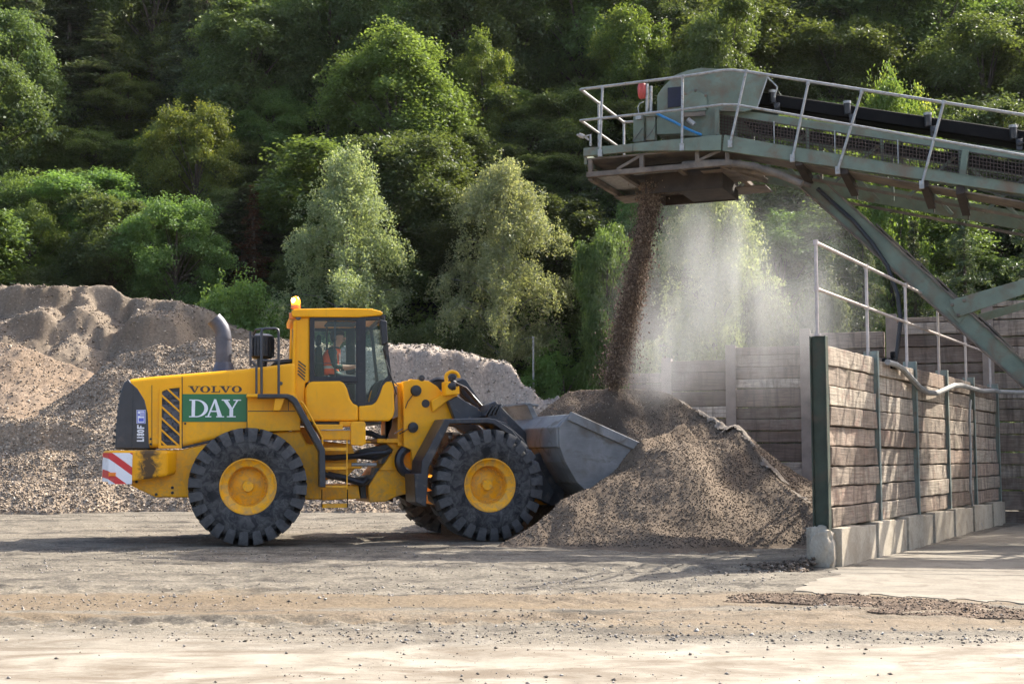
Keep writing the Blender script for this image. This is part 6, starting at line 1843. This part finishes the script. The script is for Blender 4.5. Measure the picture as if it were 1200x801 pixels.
def make_birch(seed, H=8.0, R0=2.2, ntw=900, size=0.10):
    g = np.random.default_rng(seed); Ps, Ns, Ts = [], [], []; m = MB()
    lead = [np.array([0,0,0.0]), np.array([0.08,0.05,H*0.35]), np.array([-0.05,0.1,H*0.7]), np.array([0.12,0.0,H*0.98])]
    m.tube([tuple(p) for p in [lead[0]-np.array([0,0,0.6])]+lead], [0.13,0.12,0.085,0.05,0.012], 8)
    def onlead(t):
        k = t*3; i = min(int(k),2); return lead[i]*(1-(k-i))+lead[i+1]*(k-i)
    nb = 64
    for b in range(nb):
        t = 0.10 + 0.87*(b/(nb-1)); p0 = onlead(t); a = b*2.4 + g.uniform(-0.6,0.6)
        prof = np.interp(t, [0.0,0.12,0.30,0.55,0.80,1.0], [0.70,0.95,1.0,0.74,0.40,0.10])
        L = R0*prof*g.uniform(0.62,1.12); L *= (1.25 if g.random() < 0.12 else 1.0)
        rise = L*g.uniform(0.25,0.70); dirv = np.array([math.cos(a),math.sin(a),0])
        pts = [p0, p0+dirv*L*0.45+np.array([0,0,rise*0.75]), p0+dirv*L*0.8+np.array([0,0,rise*0.9]), p0+dirv*L+np.array([0,0,rise*0.62])]
        m.tube([tuple(p) for p in pts], [0.026*(1.1-t)+0.004,0.016*(1.1-t)+0.003,0.009,0.004], 5)
        k = int(ntw/nb*g.uniform(0.7,1.3)*(0.5+L/R0))
        for j in range(k):
            s = g.uniform(0.18,1.02); kk = min(s,1.0)*3; i = min(int(kk),2); q = pts[i]*(1-(kk-i))+pts[i+1]*(kk-i)
            q = q + g.normal(0,0.22,3)*np.array([1,1,0.8]); hang = g.uniform(0.15,0.75)*(1.25 if g.random()<0.25 else 0.8); nlf = int(30*hang)+10
            u = g.random(nlf); out = dirv*0.12*np.sin(u*2)[:,None]*g.uniform(0,1.5)
            o = q + out + np.stack([g.normal(0,0.07,nlf),g.normal(0,0.07,nlf),-u*hang],1)
            nn = g.normal(0,0.8,(nlf,3)); nn[:,2] += 0.2
            Ps.append(o); Ns.append(nn+dirv*0.35); Ts.append(np.clip(g.normal(0.42,0.2,nlf)+0.16*g.normal(),0,1))
    return leaf_mesh('crown', np.concatenate(Ps), np.concatenate(Ns), size, np.concatenate(Ts), seed+1, 0.75), m
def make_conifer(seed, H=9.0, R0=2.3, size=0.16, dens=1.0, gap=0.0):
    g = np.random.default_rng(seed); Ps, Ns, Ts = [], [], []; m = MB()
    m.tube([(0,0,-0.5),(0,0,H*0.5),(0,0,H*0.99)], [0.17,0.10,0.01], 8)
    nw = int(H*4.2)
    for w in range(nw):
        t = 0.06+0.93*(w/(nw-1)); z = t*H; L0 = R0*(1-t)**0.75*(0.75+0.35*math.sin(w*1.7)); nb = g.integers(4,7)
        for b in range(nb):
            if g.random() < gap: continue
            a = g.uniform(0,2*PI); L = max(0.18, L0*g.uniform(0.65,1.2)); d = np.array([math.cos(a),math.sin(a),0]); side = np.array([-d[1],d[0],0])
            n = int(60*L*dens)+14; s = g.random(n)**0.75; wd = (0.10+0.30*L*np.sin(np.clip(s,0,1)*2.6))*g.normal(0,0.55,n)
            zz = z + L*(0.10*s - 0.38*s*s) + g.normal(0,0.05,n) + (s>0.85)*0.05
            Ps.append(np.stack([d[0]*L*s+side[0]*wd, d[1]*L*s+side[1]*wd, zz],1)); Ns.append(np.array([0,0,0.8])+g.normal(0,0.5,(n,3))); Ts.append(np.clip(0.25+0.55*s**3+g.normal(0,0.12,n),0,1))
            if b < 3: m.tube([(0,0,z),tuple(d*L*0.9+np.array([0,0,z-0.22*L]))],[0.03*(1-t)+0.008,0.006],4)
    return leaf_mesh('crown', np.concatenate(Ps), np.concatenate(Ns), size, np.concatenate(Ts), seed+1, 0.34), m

MODELS = {}
def model(key, fn, bark, **k):
    crown, mb = fn(**k)
    tr = mb.build('trunk', bark); me = tr.data; bpy.data.objects.remove(tr)
    crown.materials.append(LEAF_MID); MODELS[key] = (crown, me, k)
for i in range(4): model(f'leafy{i}', make_broadleaf, BARK, seed=1000+17*i, nl=(20,24,18,28)[i], H=8.0, base=(1.2,1.6,1.0,1.4)[i], lobe=(0.32,0.29,0.36,0.27)[i], ncl=(34,32,40,26)[i])
model('ash0', make_broadleaf, BARK, seed=1300, nl=30, H=9.0, base=1.2, R0=2.9, size=0.15, ncl=34, nleaf=66, spread=0.30, lobe=0.27)
model('maple0', make_broadleaf, BARK, seed=1400, nl=26, H=7.5, base=0.8, R0=3.0, size=0.15, ncl=38, nleaf=60, spread=0.25, lobe=0.30)
model('shrub0', make_broadleaf, BARK, seed=1500, nl=16, H=3.2, base=0.15, R0=2.2, size=0.13, ncl=30, nleaf=46, spread=0.20, lobe=0.33)
model('shrub1', make_broadleaf, BARK, seed=1600, nl=14, H=3.0, base=0.1, R0=1.9, size=0.12, ncl=30, nleaf=50, spread=0.18, lobe=0.36)
model('birch0', make_birch, BARK_BIRCH, seed=1700, ntw=2500, size=0.078); model('birch1', make_birch, BARK_BIRCH, seed=1800, ntw=3100, R0=2.6, size=0.078)
model('fir0', make_conifer, BARK, seed=1900); model('fir1', make_conifer, BARK, seed=2000, R0=2.9, dens=1.2)
model('pine0', make_conifer, BARK, seed=2100, R0=3.0, size=0.24, gap=0.25); model('dead0', make_conifer, BARK, seed=2200, R0=1.3, dens=0.6, gap=0.2)
MH = {'leafy0':8.9,'leafy1':8.9,'leafy2':8.9,'leafy3':8.9,'ash0':9.9,'maple0':8.3,'shrub0':3.9,'shrub1':3.6,'birch0':8.0,'birch1':8.0,'fir0':9,'fir1':9,'pine0':9,'dead0':9}
MR = {'leafy0':3.0,'leafy1':3.0,'leafy2':3.0,'leafy3':3.0,'ash0':3.4,'maple0':3.4,'shrub0':2.6,'shrub1':2.3,'birch0':2.3,'birch1':2.7,'fir0':2.0,'fir1':2.5,'pine0':2.6,'dead0':1.1}
for k_ in MODELS:
    me = MODELS[k_][0]; co = np.empty(len(me.vertices)*3, dtype=np.float32); me.vertices.foreach_get('co', co); co = co.reshape(-1,3)
    MH[k_] = float(np.percentile(co[:,2], 99.6)); MR[k_] = float(np.percentile(np.hypot(co[:,0],co[:,1]), 97))
_tr = random.Random(77)
def tree(key, loc, sx, sz, leaf, name, label, cat='tree', group=None, bark=None, rz=None):
    crown, trunk, _ = MODELS[key]
    o = empty(name, loc, _tr.uniform(0, 6.28) if rz is None else rz); o.scale = (sx, sx, sz); tag(o, label, cat, group)
    t = bpy.data.objects.new('trunk', trunk); COL.objects.link(t); t.parent = o
    c = bpy.data.objects.new('crown', crown); COL.objects.link(c); c.parent = o
    c.material_slots[0].link = 'OBJECT'; c.material_slots[0].material = leaf
    return o
PLACED = []; LIT = []; SHOW = []
SUNXY = (math.sin(R(56)), math.cos(R(56)))
def in_sun_lane(x, y):
    """the gaps in the wood on the sun's side of the trees that stand in full light"""
    for a, b, r in LIT:
        dx, dy = x-a, y-b; t = dx*SUNXY[0]+dy*SUNXY[1]; d = abs(-dx*SUNXY[1]+dy*SUNXY[0])
        if 0 < t < 9 and d < r*0.7+1.2: return True
    return False
def tree_px(key, pxc, pytop, pxw, Y, leaf, name, label, cat='tree', group=None, base=None):
    """stand a tree on the hill so that it has this height and spread in the world"""
    top = at(pxc, pytop, Y); gz = float(hill_z(np.array([top.x]), np.array([Y]))[0]); gz = max(gz, 0.0) if base is None else base
    h = max(1.0, top.z - gz); r = pxw*0.5/F*Y
    o = tree(key, (top.x, Y, gz), r/MR[key], h/MH[key], leaf, name, label, cat, group); PLACED.append((top.x, Y, r)); SHOW.append((top.x/Y, r/Y, Y, (gz + 0.48*h - CAMH)/Y))
    if leaf in (LEAF_BRIGHT, LEAF_YELLOW, LEAF_BIRCH) and cat == 'tree': LIT.append((top.x, Y, r))
    return o
# the trees one can tell apart
tree_px('birch0', 405, 180, 165, 46, LEAF_BIRCH, 'birch_tree', 'pale weeping birch just behind the loader cab roof')
tree_px('birch1', 592, 192, 172, 46, LEAF_BIRCH, 'birch_tree', 'fullest pale birch, standing between the cab and the falling stone')
tree_px('birch1', 838, 212, 190, 39, LEAF_BIRCH, 'birch_tree', 'pale birch veiled by dust below the conveyor head')
tree_px('ash0', 465, 42, 175, 58, LEAF_BRIGHT, 'ash_tree', 'big bright green ash high above the cab')
tree_px('leafy1', 566, 50, 84, 60, LEAF_YELLOW, 'maple_tree', 'rounded maple with yellowing leaves beside the bright ash')
tree_px('maple0', 232, 128, 128, 56, LEAF_YELLOW, 'maple_tree', 'yellow topped maple on the slope above the round sycamore')
tree_px('maple0', 208, 236, 142, 49, LEAF_MID, 'sycamore_tree', 'round glossy sycamore above the crest of the pale heap')
tree_px('shrub0', 288, 330, 125, 45.5, LEAF_BRIGHT, 'leafy_bush', 'light green bush behind the exhaust stack', 'bush')
tree_px('dead0', 298, 218, 62, 50.5, LEAF_BROWN, 'dead_conifer', 'red brown withered conifer between the sycamore and the birch')
tree_px('leafy2', 36, 240, 92, 50, LEAF_BRIGHT, 'small_tree', 'light green young tree above the end of the pale heap')
tree_px('leafy0', 150, 92, 110, 66, LEAF_MID, 'small_tree', 'mid green tree with a domed crown high on the slope over the yellow maple')
tree_px('leafy3', 738, 14, 100, 62, LEAF_YELLOW, 'small_tree', 'sunlit yellow green tree just behind the platform end rail')
tree_px('leafy0', 1040, 94, 110, 44, LEAF_YELLOW, 'small_tree', 'yellow bush-like tree seen over the black belt')
tree_px('fir1', 1128, 236, 150, 37, LEAF_PINE, 'conifer', 'dark spreading conifer under the conveyor walkway')
tree_px('fir0', 1070, 262, 95, 36, LEAF_PINE, 'conifer', 'smaller pale tipped conifer behind the sloping leg')
tree_px('fir0', 1205, 222, 120, 38, LEAF_PINE, 'conifer', 'conifer at the frame edge above the brace bar')
tree_px('fir1', 1010, 258, 110, 40, LEAF_PINE, 'conifer', 'dusty conifer behind the wall handrail end')
tree_px('shrub1', 962, 316, 100, 35.5, LEAF_SILVER, 'leafy_bush', 'grey green bush above the fence beside the green column', 'bush')
tree_px('shrub0', 905, 330, 105, 36, LEAF_SILVER, 'leafy_bush', 'dust covered bush over the middle fence panels', 'bush')
tree_px('leafy3', 712, 268, 80, 44, LEAF_MID, 'small_tree', 'small green tree next to the falling stone', 'tree')
tree_px('leafy0', 670, 110, 120, 60, LEAF_MID, 'small_tree', 'mid green tree beside the tip of the conveyor platform')
tree_px('leafy2', 320, 105, 120, 62, LEAF_MID, 'small_tree', 'mid green tree between the yellow maple and the bright ash')
tree_px('leafy1', 90, 150, 120, 60, LEAF_MID, 'small_tree', 'mid green tree on the slope above the light young tree')
tree_px('leafy1', 845, 2, 130, 56, LEAF_MID, 'small_tree', 'mid green tree rising behind the conveyor head housing')
tree_px('leafy3', 985, 30, 150, 60, LEAF_MID, 'small_tree', 'broad mid green tree over the belt and idlers')
tree_px('leafy2', 1150, 20, 170, 60, LEAF_MID, 'small_tree', 'broad green tree in the upper corner over the walkway')
tree_px('leafy2', 760, 205, 90, 50, LEAF_MID, 'small_tree', 'green tree showing just under the platform floor')
tree_px('shrub1', 660, 408, 110, 45, LEAF_BRIGHT, 'leafy_bush', 'low green bush at the foot of the fullest birch', 'bush')
tree_px('shrub0', 520, 376, 110, 45.5, LEAF_DARK, 'leafy_bush', 'dark bush in the gap between the two pale birches', 'bush')
# unseen conifers added beyond the frame to shade the back of the bay
for x_, y_, h_ in ((14.0, 28.0, 12.5), (17.0, 27.0, 13.0), (20.5, 27.5, 15.0)):
    tree('fir1', (x_, y_, 0), 3.6/MR['fir1'], h_/MH['fir1'], LEAF_PINE, 'conifer', 'unseen dark conifer added behind the fence to shade the end of the bay', 'tree', 'unseen conifers added to shade the bay')
# the rest of the wood
def wood():
    g = random.Random(4242); n = 0
    kinds = [('leafy0', LEAF_DARK), ('leafy1', LEAF_DARK), ('leafy2', LEAF_DARK), ('leafy3', LEAF_DARK), ('ash0', LEAF_DARK), ('leafy0', LEAF_MID), ('leafy2', LEAF_MID), ('leafy3', LEAF_MID), ('ash0', LEAF_MID), ('maple0', LEAF_MID), ('maple0', LEAF_DARK), ('pine0', LEAF_PINE), ('fir1', LEAF_PINE)]
    Y = 49.0
    while Y < 88:
        half = Y*0.46 + 3; x = -half + g.uniform(0, 2); st = 3.1 + (Y-49)*0.025
        while x < half:
            px = x + g.uniform(-0.9, 0.9); py = Y + g.uniform(-1.4, 1.4)
            yy = py - (2.0*float(sstep(3.0, 10.0, np.array(px))) if Y < 60 else 0)
            ok = all((px-a)**2 + (yy-b)**2 > (0.45*(r+2.0))**2 for a, b, r in PLACED) and yy > hill_start(np.array(px)) + 3.5 
            if ok:
                key, lf = kinds[g.randrange(len(kinds))]
                if px < -14 and Y > 60 and g.random() < 0.6: key, lf = 'pine0', LEAF_PINE
                low = in_sun_lane(px, yy)
                h = g.uniform(7.0, 12.0)*(0.8 if Y < 53 else 1.0); r = g.uniform(2.4, 3.8)
                if low: h, r = g.uniform(3.6, 5.5), g.uniform(2.2, 3.0)
                if low and lf is LEAF_PINE: key, lf = 'leafy1', LEAF_DARK
                gz = float(hill_z(np.array([px]), np.array([yy]))[0])
                for sx_, sr_, sY, lim in SHOW:      # do not grow over the trees that stand out
                    if yy < sY and abs(px/yy - sx_) < sr_ + 0.5*r/yy: h = min(h, CAMH + lim*yy - gz)
                if h < 2.6: x += st; continue
                r = min(r, h*0.62)
                if lf is LEAF_PINE: nm, lb, gr = 'wood_conifer', 'dark conifer deep in the shaded hillside wood', 'conifers of the hillside wood'
                elif lf is LEAF_MID: nm, lb, gr = 'wood_tree', 'mid green broadleaf tree packed into the hillside wood', 'mid green trees of the hillside wood'
                else: nm, lb, gr = 'wood_tree', 'dark green broadleaf tree packed into the hillside wood', 'dark trees of the hillside wood'
                tree(key, (px, yy, gz), r/MR[key], h/MH[key], lf, nm, lb, 'tree', gr); n += 1
            x += st
        Y += 3.5 + (Y-49)*0.02
    return n
print('wood trees', wood())
# brambles and nettles at the foot of the slope
def undergrowth():
    g = np.random.default_rng(99); n = 150000
    Y = 40.5 + 44*g.random(n)**1.7; X = g.uniform(-1, 1, n)*(Y*0.44+3); k = Y > hill_start(X)-0.4; X, Y = X[k], Y[k]; n = len(X)
    z = np.maximum(hill_z(X, Y), 0.0); hgt = 0.75 + 0.9*fbm(X, Y, 2.2, 3, 97)
    P_ = np.stack([X, Y, z + np.abs(g.normal(0, 1, n))*0.5*np.maximum(0.12, hgt)], 1)
    o = link('undergrowth', leaf_mesh('undergrowth', P_, np.array([0,0,0.7])+g.normal(0,0.5,(n,3)), 0.26, np.clip(g.normal(0.40,0.2,n),0,1), 98), LEAF_BRIGHT); tag(o, 'low green brambles and nettles covering the foot of the wooded slope', 'undergrowth', kind='stuff')
undergrowth()
p = at(625, 434, 44.5); q = at(625, 396, 44.5); m = MB(); m.tube([(p.x,p.y,p.z-1.5),(q.x,q.y,q.z)], 0.035, 8); m.tube([(q.x,q.y,q.z),(q.x,q.y,q.z+0.05)], 0.05, 8)
o = m.build('metal_pole', GALV); tag(o, 'thin grey metal pole standing before the fullest birch', 'pole')
# ------------------------------------------------------------------ light, sky, camera
SUN_EL, SUN_AZ = 42.0, 56.0       # azimuth from straight ahead (+Y) towards the right (+X)
w = bpy.data.worlds.new('World'); SC.world = w; w.use_nodes = True
nt = w.node_tree; bg = nt.nodes['Background']
sky = nt.nodes.new('ShaderNodeTexSky'); sky.sky_type = 'NISHITA'; sky.sun_disc = False
sky.sun_elevation = R(SUN_EL); sky.sun_rotation = R(SUN_AZ); sky.air_density = 0.8; sky.dust_density = 3.5; sky.ozone_density = 1.0
nt.links.new(sky.outputs[0], bg.inputs[0]); bg.inputs[1].default_value = 0.15
sd = bpy.data.lights.new('sun', 'SUN'); sd.energy = 3.8; sd.angle = R(0.53); sd.color = (1.0, 0.94, 0.84)
so = bpy.data.objects.new('sun', sd); COL.objects.link(so)
dirv = Vector((math.cos(R(SUN_EL))*math.sin(R(SUN_AZ)), math.cos(R(SUN_EL))*math.cos(R(SUN_AZ)), math.sin(R(SUN_EL))))
so.rotation_euler = dirv.to_track_quat('Z', 'Y').to_euler(); so.location = dirv*80
cd = bpy.data.cameras.new('camera'); cd.sensor_fit = 'HORIZONTAL'; cd.sensor_width = 36; cd.lens = 36*F/1200; cd.clip_end = 3000; cd.clip_start = 0.1
co = bpy.data.objects.new('camera', cd); COL.objects.link(co); co.location = (0, 0, CAMH); co.rotation_euler = (R(90)+PITCH, 0, 0); SC.camera = co
vs = SC.view_settings; vs.view_transform = 'Standard'; vs.look = 'None'; vs.gamma = 1; vs.use_curve_mapping = False; vs.exposure = 1.6
SC.cycles.max_bounces = 7; SC.cycles.diffuse_bounces = 4; SC.cycles.glossy_bounces = 3; SC.cycles.transmission_bounces = 4; SC.cycles.transparent_max_bounces = 8; SC.cycles.volume_bounces = 1
SC.cycles.use_denoising = True; SC.cycles.volume_step_rate = 2.0

# ------------------------------------------------------------------ thin dusty haze, added to lift the near-black gaps in the wood
def air():
    m = MB(); m.box((-320, -120, -3.5), (320, 235, 145))
    t = NT('dusty_lift_haze'); p = t.n('ShaderNodeVolumePrincipled'); p.inputs['Color'].default_value = (0.93, 0.95, 0.97, 1); p.inputs['Density'].default_value = HAZE; p.inputs['Anisotropy'].default_value = 0.2
    t.l(p.outputs[0], t.out.inputs['Volume'])
    o = m.build('haze', t.mat); tag(o, 'thin dusty haze over the whole yard, added to lift the dark wood', 'haze', kind='stuff')
HAZE = 0.00006
air()
